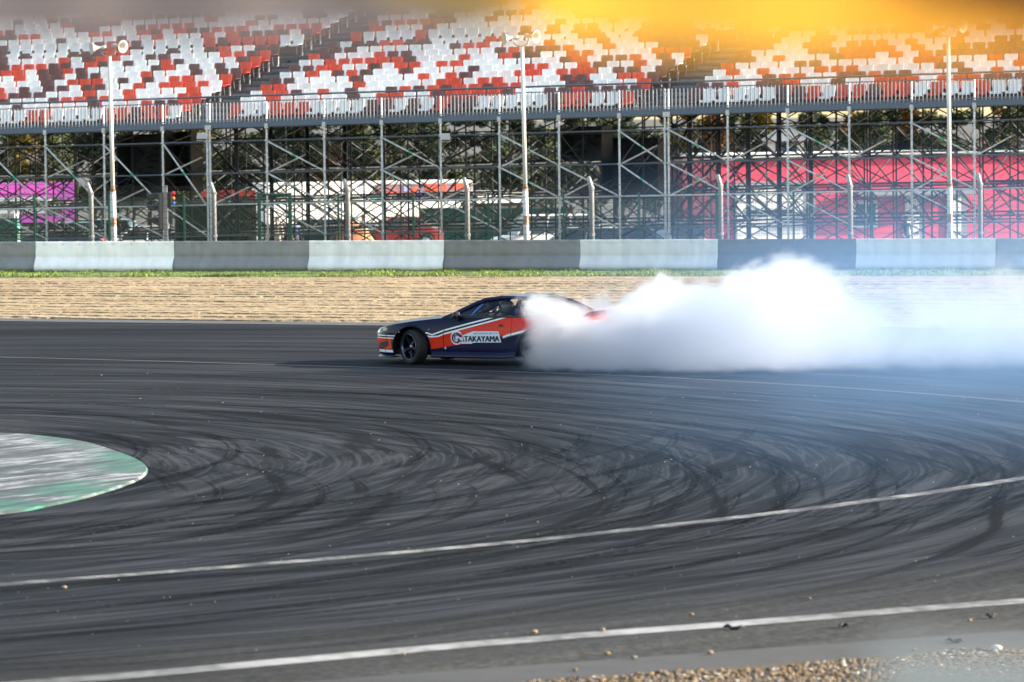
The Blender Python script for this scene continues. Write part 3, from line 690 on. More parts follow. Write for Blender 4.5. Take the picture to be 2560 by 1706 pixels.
    for vi, v in enumerate(vrow):
        zt = zat(v) - .12
        for u in full: brace(b, SP(u, v, ZG - .3), SP(u, v, zt), .030)
        z = LEV[4] - .95
        levs = []
        while z < zt: levs.append(z); z += 1.04 if vi % 2 else 1.0
        levs.append(zt)
        for z in levs: brace(b, SP(uA, v, z), SP(uB, v, z), .024, 4)
        for q, (a, c) in enumerate(zip(full[:-1], full[1:])):
            for li in range(len(levs) - 1):
                h = (q * 7 + li * 3 + vi * 5) % 6
                if h < 2: brace(b, SP(a, v, levs[li]), SP(c, v, levs[li + 1]), .026, 4)
                elif h < 4: brace(b, SP(c, v, levs[li]), SP(a, v, levs[li + 1]), .026, 4)
    for u in full:
        for v0, v1 in zip([0] + vrow[:-1], vrow):
            for z0 in (LEV[4], LEV[3], LEV[2]):
                brace(b, SP(u, v0, z0), SP(u, v1, z0), .026, 4)
                if (int(u * 3) + int(v0)) % 2: brace(b, SP(u, v0, z0), SP(u, v1, z0 + 1.04), .024, 4)
                else: brace(b, SP(u, v1, z0), SP(u, v0, z0 + 1.04), .024, 4)
            brace(b, SP(u, v0, zat(v0) - .1), SP(u, v1, zat(v1) - .1), .04, 4)
            brace(b, SP(u, v0, zat(v0) - .55), SP(u, v1, zat(v1) - .55), .03, 4)
    b.build('inner_scaffold', TUBE_SHADE, st, kind='stuff', label='dark tangle of inner scaffold tubes')
# floodlights clipped on the front posts
for px, py in ((505, 340), (1113, 342)):
    u, z = uz(px, py, -.15); p = SO + SU * u - SV * .15
    t = thing('floodlight', 'small white floodlight clamped to the scaffold post ' + ('beside the first aisle' if px < 900 else 'in the middle block'), 'floodlight', (p.x, p.y, z))
    b = MB(); b.box((0, -.02, 0), (.30, .10, .20)); b.build('lamp_case', mat('white_paint', (.75, .75, .73), .5), t)
    b = MB(); b.box((0, -.075, 0), (.25, .012, .16)); b.build('lamp_glass', mat('lamp_glass', (.5, .52, .55), .15), t)
    b = MB(); b.path([(-.17, 0, .0), (-.17, .03, -.16), (.17, .03, -.16), (.17, 0, 0)], .014, 5); b.build('yoke', TUBE_L, t)
# stairwells hung under the aisles: dark enclosed flights
for (x0, x1, y0, y1, v, lab) in ((290, 396, 336, 500, 2.2, 'dark sheeted stair tower under the left block'), (412, 470, 330, 480, 3.0, 'dark sheeted stair tower beside the first aisle'), (1400, 1500, 316, 400, 2.2, 'dark sheeted stair tower hung high under the middle block'), (1502, 1640, 345, 500, 3.4, 'dark sheeted stair tower beside the second aisle')):
    a = uz(x0, y1, v); c = uz(x1, y0, v); w = c[0] - a[0]; h = c[1] - a[1]; p = SO + SU * ((a[0] + c[0]) / 2) + SV * (v + .55)
    t = thing('stair_tower', lab, 'stairs', (p.x, p.y, a[1]), -PHI, group='stair towers under the grandstand')
    DK = mat('dark_sheet', (.020, .023, .028), .8, var=.3, scale=2)
    b = MB(); b.box((0, .5, h / 2), (w, .04, h)); b.build('back_panel', DK, t)
    b = MB(); b.box((-w / 2, 0, h / 2), (.04, .9, h)); b.build('side_panel', DK, t)
    b = MB(); b.box((w / 2, 0, h / 2), (.04, .9, h)); b.build('side_panel', DK, t)
    n = max(5, int(h / .2))
    for q in range(n):
        b = MB(); b.box((-w / 2 + .05 + (w - .1) * (q + .5) / n, 0, h * (q + .5) / n), ((w - .1) / n * 1.15, .8, .035)); b.build('tread', mat('stair_tread', (.045, .05, .055), .7), t)
    b = MB(); b.tube((-w / 2, -.42, .1 + .0), (w / 2, -.42, h), .04, 5); b.build('stringer', TUBE_SHADE, t)
# ================================================================== CARS: shell shared by the drift car and the parked cars
class Shell:
    """lower body: plan outline x levels, arches cut out of the sides"""
    def __init__(s, outline, ztop, zbot, inset, crown, n=150):
        P = [Vector((*p, 0)) for p in outline]; D = []
        for k in range(len(P) - 1):
            a, b, c, d = P[max(k - 1, 0)], P[k], P[k + 1], P[min(k + 2, len(P) - 1)]
            for q in range(12):
                u = q / 12; D.append(.5 * ((2 * b) + (c - a) * u + (2 * a - 5 * b + 4 * c - d) * u * u + (3 * b - a - 3 * c + d) * u ** 3))
        D.append(P[-1]); L = [0]
        for a, b in zip(D[:-1], D[1:]): L.append(L[-1] + (b - a).length)
        s.pts = []
        for k in range(n + 1):
            t = L[-1] * k / n; i = max(0, min(len(D) - 2, next((j for j in range(len(L) - 1) if L[j + 1] >= t), len(D) - 2)))
            f = (t - L[i]) / max(1e-9, L[i + 1] - L[i]); s.pts.append(D[i].lerp(D[i + 1], f))
        s.n = n; s.ztop = ztop; s.zbot = zbot; s.inset = inset; s.crown = crown
    def nrm(s, k):
        a, b = s.pts[max(k - 1, 0)], s.pts[min(k + 1, s.n)]; d = (b - a).normalized(); return Vector((-d.y, d.x, 0)) * -1
    def at(s, k, z, off=0.0):
        p = s.pts[k]; n = s.nrm(k)
        if k == 0: n = Vector((1, 0, 0))
        if k == s.n: n = Vector((-1, 0, 0))
        q = p + n * (off - s.inset(p.x, z)); q.y = max(q.y, 0) if k in (0, s.n) else q.y; return Vector((q.x, max(0, q.y) if k in (0, s.n) else q.y, z))
    def side_y(s, x, z, off=0.0):
        ks = [k for k in range(s.n + 1) if s.pts[k].y > .4]; Q = [s.at(k, z) for k in ks]
        for a, b in zip(Q[:-1], Q[1:]):
            if b.x <= x <= a.x: return a.y + (b.y - a.y) * (a.x - x) / max(1e-6, a.x - b.x) + off
        return min(Q, key=lambda q: abs(q.x - x)).y + off
    def build(s, wheels, nz=18, nc=7):
        mb = MB(); arch = {}
        def put(side):
            rows = []
            for k in range(s.n + 1):
                p = s.pts[k]; zb, zt = s.zbot(p.x), s.ztop(p.x, p.y); row = []
                for j in range(nz + 1):
                    q = s.at(k, zb + (zt - zb) * j / nz); row.append(Vector((q.x, q.y * side, q.z)))
                e = row[-1]; c = s.crown(p.x)
                for j in range(1, nc + 1):
                    f = j / nc; row.append(Vector((e.x, e.y * (1 - f), e.z + (c - e.z) * math.sin(min(1, f * 1.25) * math.pi / 2))))
                rows.append(row)
            dead = set(); w = nz + nc + 1
            for wx, wz, wr in wheels:
                for k in range(s.n + 1):
                    for j in range(nz + 1):
                        q = rows[k][j]
                        if abs(q.y) > .35 and (q.x - wx) ** 2 + (q.z - wz) ** 2 < wr * wr: dead.add((k, j, wx, wz, wr))
            dk = {(a[0], a[1]): a[2:] for a in dead}; i0 = len(mb.v); fl = []
            for k in range(s.n):
                for j in range(w - 1):
                    q = [(k, j), (k + 1, j), (k + 1, j + 1), (k, j + 1)]; nd = sum(c in dk for c in q)
                    if nd >= 3 or (nd == 4): continue
                    fl.append(q)
            for k in range(s.n + 1):
                for j in range(w):
                    q = rows[k][j]
                    if (k, j) in dk:
                        wx, wz, wr = dk[(k, j)]; d = Vector((q.x - wx, 0, q.z - wz)); d = d.normalized() * wr if d.length > 1e-4 else Vector((0, 0, wr)); q = Vector((wx + d.x, q.y, wz + d.z))
                    mb.v.append(tuple(q))
            for q in fl:
                ids = [i0 + a * w + b for a, b in q]; mb.f.append(tuple(ids if side > 0 else reversed(ids))); mb.mi.append(0)
        put(1); put(-1); return mb
    def patch(s, mb, x0, x1, zlo, zhi, off=.006, side=1, nz=4, ymin=.2):
        ks = [k for k in range(s.n + 1) if x1 <= s.pts[k].x <= x0 and s.pts[k].y > ymin]
        mb.grid([[(lambda q: (q.x, q.y * side, q.z))(s.at(k, zlo(s.pts[k].x) + (zhi(s.pts[k].x) - zlo(s.pts[k].x)) * j / nz, off)) for j in range(nz + 1)] for k in ks])
def lin(pts):
    pts = sorted(pts)
    def f(x):
        if x <= pts[0][0]: return pts[0][1]
        for (a, A), (b, B_) in zip(pts[:-1], pts[1:]):
            if x <= b: return A + (B_ - A) * (x - a) / (b - a)
        return pts[-1][1]
    return f
TYRE = mat('tyre_rubber', (.011, .011, .012), .75, bump=.1, bscale=60)
GLASS_D = mat('dark_car_glass', (.012, .018, .022), .08, spec=.8)
ALLOY = mat('alloy', (.45, .46, .47), .3, .8); CHROME = mat('lamp_clear', (.6, .62, .64), .12, .3); REDL = mat('tail_lamp', (.45, .01, .01), .2)
TRIM = mat('black_trim', (.012, .012, .013), .5)

def parked_car(label, col, px, py, Y, yaw, kind='saloon', scale=1.0):
    """a parked car; px, py: middle of its roof in the photograph, Y: distance"""
    p = atY(px, py, Y); gz = ground_z(Y); h = {'saloon': 1.43, 'van': 1.95, 'suv': 1.72, 'hatch': 1.5}[kind]
    z0 = p.z - h
    t = thing('parked_car' if kind != 'van' else 'parked_van', label, 'car' if kind != 'van' else 'van', (p.x, p.y, z0), R(yaw), 'vehicles parked in the paddock')
    out = [(2.15, 0), (2.12, .4), (2.02, .66), (1.8, .80), (1.3, .86), (0, .88), (-1.3, .87), (-1.9, .80), (-2.1, .62), (-2.17, .3), (-2.17, 0)]
    hood = {'saloon': .82, 'hatch': .88, 'suv': 1.0, 'van': 1.05}[kind]; belt = {'saloon': .92, 'hatch': .98, 'suv': 1.08, 'van': 1.15}[kind]
    zt = lin([(-2.2, belt - .04 if kind == 'saloon' else belt), (-1.3, belt), (.7, belt - .04), (1.0, belt - .06), (1.6, hood), (2.0, hood - .10), (2.2, hood - .22)])
    sh = Shell(out, lambda x, y: zt(x), lambda x: .24, lambda x, z: .05 * (1 - min(1, (z - .2) / .25)) ** 2 + .05 * max(0, (z - .6) / .5) ** 2, lambda x: zt(x) + .03, n=90)
    paint = mat('car_paint_%s' % '_'.join('%d' % (c * 1000) for c in col), col, .3, spec=.5, coat=.6)
    o = sh.build([(1.32, .32, .37), (-1.32, .32, .37)], nz=10, nc=3).build('body', paint, t); autosmooth(o, 35)
    # greenhouse: glass frustum, pillars, roof
    g0 = {'saloon': (1.0, -1.62), 'hatch': (1.05, -2.05), 'suv': (1.0, -2.1), 'van': (1.25, -2.12)}[kind]; g1 = {'saloon': (.25, -.95), 'hatch': (.35, -1.55), 'suv': (.35, -1.75), 'van': (.75, -1.95)}[kind]
    B0 = [(g0[0], .76), (g0[1], .74)]; T0 = [(g1[0], .60), (g1[1], .58)]
    Q = lambda x, y, z: (x, y, z)
    b = MB(); bt = belt - .05
    for sd in (1, -1): b.quad(Q(B0[0][0], sd * .76, bt), Q(B0[1][0], sd * .74, bt), Q(T0[1][0], sd * .58, h - .05), Q(T0[0][0], sd * .6, h - .05))
    b.quad(Q(B0[0][0], .76, bt), Q(B0[0][0], -.76, bt), Q(T0[0][0], -.6, h - .05), Q(T0[0][0], .6, h - .05)); b.quad(Q(B0[1][0], .74, bt), Q(B0[1][0], -.74, bt), Q(T0[1][0], -.58, h - .05), Q(T0[1][0], .58, h - .05))
    b.build('windows', GLASS_D, t)
    b = MB(); b.grid([[(x, y, h - .05 + .05 * (1 - (y / .62) ** 2) * (.6 if x in (T0[0][0] + .04, T0[1][0] - .04) else 1)) for y in (-.62, -.35, 0, .35, .62)] for x in (T0[0][0] + .04, T0[0][0] - .3, T0[1][0] + .3, T0[1][0] - .04)]); b.build('roof', paint, t, smooth=True)
    b = MB()
    for sd in (1, -1):
        b.path([(B0[0][0], sd * .765, bt), (T0[0][0], sd * .605, h - .05), (T0[1][0], sd * .585, h - .05), (B0[1][0], sd * .75, bt)], .035, 5)
        for f in ((.5,) if kind != 'van' else (.35, .7)): b.tube((B0[0][0] + (B0[1][0] - B0[0][0]) * f, sd * .76, bt), (T0[0][0] + (T0[1][0] - T0[0][0]) * f, sd * .595, h - .05), .035, 5)
    b.build('pillars', paint, t)
    for sd in (1, -1):
        b = MB(); sh.patch(b, 2.1, 1.75, lambda x: hood - .27, lambda x: hood - .13, .008, sd, 2, .3); b.build('headlight', CHROME, t)
        b = MB(); sh.patch(b, -1.95, -2.2, lambda x: belt - .30, lambda x: belt - .08, .008, sd, 2, .3); b.build('tail_lamp', REDL, t)
        b = MB(); b.box((.75, sd * .93, belt + .06), (.12, .16, .12)); b.build('mirror', paint, t)
        for wx in (1.32, -1.32):
            M = Matrix.Translation((wx, sd * .76, .32)) @ Matrix.Rotation(R(-90 * sd), 4, 'X')
            b = MB(); b.lathe([(.20, -.1), (.30, -.1), (.32, -.06), (.32, .06), (.30, .1), (.21, .1)], 18, M, True); w = b.build('wheel', TYRE, t, smooth=True)
            b = MB(); b.lathe([(.21, .07), (.20, .09), (.14, .07), (.05, .09), (0, .09)], 12, M); b.build('rim', ALLOY, w)
    b = MB(); b.box((2.13, 0, .42), (.06, 1.1, .16)); b.build('grille', TRIM, t)
    b = MB(); b.box((2.18, 0, .32), (.02, .5, .11)); b.build('number_plate', mat('white_paint', (.75, .75, .73), .5), t)
    b = MB(); b.box((-.05, 0, .22), (3.3, 1.5, .1)); b.build('floor_pan', TRIM, t)
    return t
parked_car('dark red car seen through the mesh behind the middle of the barrier', (.23, .018, .022), 985, 541, 190, 178 + 14, 'saloon')
parked_car('white delivery van with black bumper parked in front of the green containers', (.66, .66, .65), 1352, 536, 182, 195, 'van')
parked_car('dark teal estate parked under the purple trailer', (.018, .045, .05), 225, 548, 180, 170, 'suv')
parked_car('navy hatchback low behind the grey fence post at the far left', (.02, .035, .085), 135, 556, 178, 185, 'hatch')
parked_car('white saloon with its bonnet under the track signal', (.62, .63, .64), 345, 566, 172, 188, 'saloon')
parked_car('white saloon showing only its roof right of the track signal', (.64, .64, .63), 452, 577, 172, 160, 'saloon')
parked_car('black off-roader beside the green gate in the fence', (.012, .014, .018), 772, 548, 184, 176, 'suv')
parked_car('silver saloon behind the mesh left of the tall double posts', (.33, .35, .38), 1500, 556, 184, 205, 'saloon')
parked_car('bright blue hatchback low behind the barrier', (.015, .12, .34), 1560, 570, 176, 150, 'hatch')
parked_car('pale silver car half hidden by the grey fence post right of the white van', (.45, .44, .40), 1440, 567, 178, 170, 'hatch')
parked_car('black car parked in the shade by the mauve building', (.014, .016, .02), 1640, 556, 186, 190, 'suv')

# ================================================================== PADDOCK BUILDINGS, TRAILERS, STALLS
def pt(px, py, Y): return atY(px, py, Y)
def wall_box(mb, x0, x1, y0, y1, z0, z1): mb.box(((x0 + x1) / 2, (y0 + y1) / 2, (z0 + z1) / 2), (abs(x1 - x0), abs(y1 - y0), abs(z1 - z0)))
WHITE = mat('white_paint', (.75, .75, .73), .5)
# red building
Y = 190; s = F / Y; X = lambda px: (px - 1280) / s; Z = lambda py, px=2180: HC - (py - (263 - ROLL * (px - 1280))) / s
x0, x1 = X(1806), X(2900); zt = Z(391)
hb = thing('red_building', 'flat roofed magenta red paddock building with a white roller door', 'building', (x0, Y, -1.9))
MAG = mat('magenta_cladding', (.60, .028, .070), .55, var=.06, scale=.6)
zb = lambda v: v + 1.9
L = x1 - x0; H = zt + 1.9
k = 0; xq = 0.0
while xq < L - .1:
    wq = min(2.4, L - xq); b = MB(); b.box((xq + wq / 2, 3, H / 2), (wq - .012, 6, H)); b.build('wall_panel', MAG, hb); xq += wq
b = MB(); b.box((L / 2, 2.95, H + .07), (L + .3, 6.4, .16)); b.build('roof_edge', WHITE, hb)
def on_front(name, px0, px1, py0, py1, m, d, par=hb, dd=.06):
    b = MB(); b.box(((X(px0) + X(px1)) / 2 - x0, -d, (Z(py0) + Z(py1)) / 2 + 1.9), (X(px1) - X(px0), dd, Z(py0) - Z(py1))); return b.build(name, m, par)
GREYL = mat('grey_cladding', (.22, .225, .25), .6)
on_front('door_surround', 1838, 2052, 452, 660, GREYL, .03)
rd = on_front('roller_door', 1843, 2018, 466, 660, WHITE, .06)
for q in range(9): on_front('door_slat', 1845, 2016, 468 + q * 20, 484 + q * 20, mat('door_white', (.72, .72, .70), .5), .10, rd)
on_front('door_window', 1870, 1990, 522, 533, GLASS_D, .14, rd, .03)
for a, b_ in ((2290, 2328), (2402, 2440)):
    d_ = on_front('door', a, b_, 494, 660, WHITE, .05); on_front('handle', b_ - 6, b_ - 3, 585, 592, TRIM, .1, d_)
    on_front('side_panel', b_ + 1, b_ + 16, 494, 660, GREYL, .05)
wf = on_front('window', 2152, 2216, 503, 572, WHITE, .05); on_front('pane', 2158, 2210, 512, 564, GLASS_D, .09, wf, .03); on_front('mullion', 2182, 2186, 512, 564, WHITE, .12, wf, .03)
on_front('canopy', 2150, 2460, 478, 492, GREYL, .5, hb, 1.0)
hb.rotation_euler = (0, 0, R(14))
# mauve building
Y2 = 205; s2 = F / Y2; X2 = lambda px: (px - 1280) / s2; Z2 = lambda py: HC - (py - 259) / s2
mbld = thing('mauve_building', 'dull mauve ribbed metal shed left of the red building', 'building', (X2(1668), Y2, -2.0))
b = MB(); n = 22; Lw = X2(1812) - X2(1668); Hh = Z2(412) + 2.0
MAUV = mat('mauve_sheet', (.17, .062, .075), .65, var=.12)
for q in range(12):
    b = MB(); b.box((Lw * (q + .5) / 12, 2.0 + .03 * (q % 2), Hh / 2), (Lw / 12 * .97, 4, Hh)); b.build('sheet', MAUV, mbld)
b = MB(); b.box((Lw / 2, 2, Hh + .05), (Lw + .2, 4.3, .10)); b.build('roof', mat('shed_roof', (.12, .06, .07), .6), mbld)
# white kiosk tower with a gable
p = pt(1965, 420, 215); k = F / 215
kt = thing('white_kiosk', 'small white gabled watch tower behind the red building', 'kiosk', (p.x, p.y, p.z - 1))
for sx in (-.72, .72):
    b = MB(); b.box((sx, 0, 1.15), (.34, .34, 2.5)); b.build('pillar', WHITE, kt)
b = MB(); b.quad((-1.25, -.5, 2.35), (1.25, -.5, 2.35), (0, -.5, 3.15)); b.quad((-1.25, .5, 2.35), (0, .5, 3.15), (1.25, .5, 2.35)); b.quad((-1.25, -.5, 2.35), (-1.25, .5, 2.35), (1.25, .5, 2.35), (1.25, -.5, 2.35)); b.build('gable', WHITE, kt)
b = MB(); b.quad((-1.35, -.6, 2.33), (0, -.6, 3.2), (0, .6, 3.2), (-1.35, .6, 2.33)); b.quad((1.35, -.6, 2.33), (1.35, .6, 2.33), (0, .6, 3.2), (0, -.6, 3.2)); b.build('roof', WHITE, kt)
b = MB(); b.box((0, .1, 1.2), (1.1, .05, 2.2)); b.build('glazing', mat('kiosk_glass', (.07, .12, .17), .1), kt)
b = MB(); b.box((0, 0, -.1), (1.9, 1.2, .3)); b.build('floor', GREYL, kt)

# trailers
def trailer(name, label, cat, pxa, pxb, pyt, pyb, Y, m, wheels=True, depth=2.5):
    a, c = pt(pxa, pyt, Y), pt(pxb, pyt, Y); zt = (a.z + c.z) / 2; zb_ = pt((pxa + pxb) / 2, pyb, Y).z; gz = ground_z(Y)
    t = thing(name, label, cat, (a.x, Y, gz)); L = c.x - a.x; n = max(2, int(L / 1.4))
    for q in range(n):
        b = MB(); b.box((L * (q + .5) / n, depth / 2, (zt + zb_) / 2 - gz), (L / n - .015, depth, zt - zb_)); b.build('side_panel', m, t)
    b = MB(); b.box((L / 2, depth / 2, zt - gz + .05), (L + .06, depth + .06, .09)); b.build('roof', m, t)
    b = MB(); b.box((L / 2, depth / 2, zb_ - gz - .12), (L - .3, depth - .5, .22)); b.build('chassis', TRIM, t)
    if wheels:
        for wx in (L * .72, L * .80, L * .88):
            M = Matrix.Translation((wx, .05, .5)) @ Matrix.Rotation(R(90), 4, 'X'); b = MB(); b.lathe([(.26, -.15), (.48, -.15), (.5, -.1), (.5, .1), (.48, .15), (.26, .15)], 16, M, True); w = b.build('wheel', TYRE, t, smooth=True)
            b = MB(); b.lathe([(.26, .1), (.1, .14), (0, .14)], 10, M); b.build('rim', ALLOY, w)
        b = MB(); b.box((L * .2, .3, .45), (.12, .12, .9)); b.build('landing_leg', TRIM, t)
    t.rotation_euler = (0, 0, R(22)); t.scale = (1 / math.cos(R(22)), 1, 1)
    return t, L, zt - gz, zb_ - gz
WT, L, zt_, zb_ = trailer('race_trailer', 'long white race team trailer with mauve and red artwork on its right end', 'trailer', 664, 1180, 461, 560, 236, mat('trailer_white', (.78, .77, .74), .45, var=.03))
sx = F / 236
def live(name, px0, px1, py0, py1, m, d=.02):
    a, c = pt(px0, py0, 236), pt(px1, py1, 236); b = MB(); b.box(((a.x + c.x) / 2 - WT.location.x, -d, (a.z + c.z) / 2 - WT.location.z), (c.x - a.x, .02, a.z - c.z)); return b.build(name, m, WT)
live('artwork_panel', 935, 1178, 463, 506, mat('art_mauve', (.20, .11, .14), .5, var=.3, scale=1.2), .02)
for a in ((1060, 1112, 464, 482), (1128, 1163, 464, 476), (1026, 1042, 470, 492), (965, 990, 480, 486)): live('artwork_patch', *a, mat('art_red', (.72, .07, .03), .5), .04)
for a in ((1005, 1020, 468, 482), (1038, 1056, 482, 500)): live('artwork_patch', *a, mat('art_blue', (.22, .26, .52), .5), .045)
live('artwork_patch', 928, 948, 490, 500, mat('art_teal', (.10, .38, .36), .5), .045); live('artwork_patch', 968, 1010, 488, 505, mat('art_pale', (.5, .42, .47), .5, var=.4, scale=3), .045)
b = MB(); a, c = pt(1064, 503, 236), pt(1100, 484, 236); b.cur = 0
put_text(b, '57', lambda u, v: (a.x + (c.x - a.x) * u - WT.location.x, -.07, a.z + (c.z - a.z) * v - WT.location.z), shear=.2); b.build('number', WHITE, WT)
trailer('white_awning_trailer', 'low white trailer with a sloping roof right of the red and mauve artwork', 'trailer', 1182, 1312, 484, 508, 232, mat('trailer_white', (.78, .77, .74), .45), False)
PT, L, zt_, zb_ = trailer('purple_trailer', 'bright purple race trailer with white script lettering at the far left', 'trailer', -160, 172, 465, 560, 232, mat('trailer_purple', (.20, .018, .23), .5, var=.12, scale=.8))
def on_pt(name, px0, px1, py0, py1, m, d):
    a, c = pt(px0, py0, 232), pt(px1, py1, 232); b = MB(); b.box(((a.x + c.x) / 2 - PT.location.x, -d, (a.z + c.z) / 2 - PT.location.z), (c.x - a.x, .04, a.z - c.z)); return b.build(name, m, PT)
on_pt('top_band', -150, 130, 467, 486, mat('purple_sunlit', (.34, .025, .30), .5), .03)  # sunlight on the top of the side put into a brighter purple
on_pt('grey_panel', -120, 104, 497, 536, mat('grey_panel', (.24, .26, .29), .6), .04); on_pt('black_panel', 104, 142, 497, 540, TRIM, .045)
b = MB(); a, c = pt(94, 520, 232), pt(163, 500, 232)
put_text(b, 'fors', lambda u, v: (a.x + (c.x - a.x) * u - PT.location.x, -.09, a.z + (c.z - a.z) * v - PT.location.z), shear=.45, bold=.02); b.build('script_lettering', WHITE, PT)
# orange red board on legs
a, c = pt(504, 477, 206), pt(640, 519, 206); t = thing('sponsor_board', 'orange red board with white scrawl on legs behind the double post', 'sign', (a.x, 206, ground_z(206))); Lq = c.x - a.x; g_ = ground_z(206)
for q in range(3): b = MB(); b.box((Lq * (q + .5) / 3, 0, (a.z + c.z) / 2 - g_), (Lq / 3 - .03, .06, a.z - c.z)); o = b.build('board', mat('board_red', (.66, .055, .03), .5, var=.12), t)
for q in range(2): b = MB(); b.box((.2 + (Lq - .4) * q, .06, (a.z - g_) / 2), (.08, .08, a.z - g_)); b.build('leg', STEEL_D, t)
b = MB(); rz_ = random.Random(4)
for q in range(16): b.box((rz_.uniform(.3, Lq - .2), -.05, rz_.uniform(c.z + .05, a.z - .25) - g_), (rz_.uniform(.06, .3), .02, rz_.uniform(.04, .16)))
b.build('white_marks', WHITE, t, kind='stuff')
# dark banner with white letters behind the mesh
a, c = pt(438, 508, 152), pt(642, 640, 152); t = thing('dark_banner', 'dark green mesh banner with broken white letters hung behind the fence', 'banner', (a.x, 152, 0)); Lq = c.x - a.x
b = MB(); b.grid([[(Lq * q / 20, .03 * math.sin(q * 1.3), z) for q in range(21)] for z in (c.z, (a.z + c.z) / 2, a.z)]); b.build('cloth', mat('dark_mesh_cloth', (.014, .030, .028), .85, var=.3, scale=5), t)
for tx, q0, q1, w0, w1 in (('T VAC', 578, 641, 558, 549), ('T GE', 594, 641, 592, 581)):
    p0, p1 = pt(q0, w0, 152), pt(q1, w1, 152); b = MB(); put_text(b, tx, lambda u, v: (p0.x + (p1.x - p0.x) * u - a.x, -.08, p0.z + (p1.z - p0.z) * v), bold=.01); b.build('letters', mat('grey_white', (.5, .52, .52), .6), t)
for q in (0, Lq): b = MB(); b.tube((q, .06, -1.6), (q, .06, a.z + .05), .03, 6); b.build('pole', STEEL_D, t)
# teal stall
a, c = pt(-60, 546, 170), pt(50, 640, 170); t = thing('teal_stall', 'teal stall with a rounded pale corner and white counter roof at the far left', 'stall', ((a.x + c.x) / 2, 170, -1.6)); w = c.x - a.x; h = a.z + 1.6
TEAL = mat('teal_panel', (.012, .20, .165), .45, var=.1)
for q in range(4): b = MB(); b.box((-w / 2 + w * (q + .5) / 4 - .12, .5, h / 2), (w / 4 - .02, 1, h)); b.build('panel', TEAL, t)
b = MB(); b.tube((w / 2 - .18, .18, 0), (w / 2 - .18, .18, h - .25), .18, 14); b.build('corner_column', mat('teal_pale', (.10, .36, .27), .5), t, smooth=True)
b = MB(); b.box((-.2, .4, h + .10), (w + .1, 1.4, .2)); b.build('roof', WHITE, t)
# orange tent
a = pt(878, 548, 172); t = thing('orange_tent', 'peach orange and brown tent pitched behind the mesh fence', 'tent', (a.x, 172, -1.6)); hz = a.z + 1.6
PEACH = mat('peach_cloth', (.52, .20, .085), .8, var=.2, scale=2); BRN = mat('brown_cloth', (.065, .035, .032), .85)
for sx0, sx1, m, nm in ((-1.05, -.62, BRN, 'flap'), (-.62, -.1, PEACH, 'side'), (-.1, .45, PEACH, 'side'), (.45, 1.0, PEACH, 'side')):
    b = MB(); f = lambda x: hz * (1 - .55 * abs(x / 1.05) ** 1.8); b.grid([[(x + sgn * .01, y, max(0, z)) for y, z in ((-.9, 0), (-.75, f(x) * .55), (-.35, f(x) * .9), (0, f(x)), (.4, f(x) * .85), (.9, 0))] for x, sgn in ((sx0, 1), ((sx0 + sx1) / 2, 0), (sx1, -1))]); b.build(nm, m, t, smooth=True)
# green containers
for i, (q0, q1, lab) in enumerate(((1050, 1178, 'dark green shipping container behind the bonnet of the red car'), (1182, 1308, 'dark green shipping container left of the white van'), (1312, 1420, 'dark green shipping container behind the white van'))):
    a, c = pt(q0, 524, 206), pt(q1, 524, 206); g_ = ground_z(206); t = thing('container', lab, 'container', (a.x, 206, g_), 0, 'green containers in a row'); L = c.x - a.x; H = a.z - g_
    b = MB(); n = 36; b.grid([[(L * q / n, .035 if q % 4 < 2 else 0, z) for q in range(n + 1)] for z in (.1, H)]); b.build('corrugated_side', mat('container_green', (.020, .085, .062), .6, var=.2), t)
    b = MB(); b.box((L / 2, 1.25, H / 2), (L - .05, 2.3, H - .1)); b.build('box_core', mat('container_green', (.02, .085, .062), .6), t)
    for q in (0, L): b = MB(); b.box((q, .03, H / 2), (.12, .12, H)); b.build('corner_post', mat('container_green', (.02, .085, .062), .6), t)
    b = MB(); b.box((L / 2, .02, H), (L, .1, .12)); b.build('top_beam', mat('container_green', (.02, .085, .062), .6), t)

# ================================================================== PEOPLE IN THE PADDOCK
def skin_body(joints, links, name, mats, zsplit, parent, sub=1):
    me = bpy.data.meshes.new(name); keys = list(joints); me.from_pydata([joints[k][:3] for k in keys], [(keys.index(a), keys.index(b)) for a, b in links], [])
    o = bpy.data.objects.new(name, me); COL.objects.link(o); o.modifiers.new('s', 'SKIN'); sm = o.modifiers.new('u', 'SUBSURF'); sm.levels = sub
    for i, k in enumerate(keys): me.skin_vertices[0].data[i].radius = (joints[k][3], joints[k][3] if len(joints[k]) < 5 else joints[k][4]); me.skin_vertices[0].data[i].use_root = (k == 'pelvis')
    dg = bpy.context.evaluated_depsgraph_get(); me2 = bpy.data.meshes.new_from_object(o.evaluated_get(dg)); bpy.data.objects.remove(o)
    me2.materials.clear()
    for m in mats: me2.materials.append(m)
    for p in me2.polygons: p.material_index = zsplit(p.center); p.use_smooth = True
    o = bpy.data.objects.new(name, me2); COL.objects.link(o); o.parent = parent; return o
SKIN = mat('skin', (.42, .24, .16), .6)
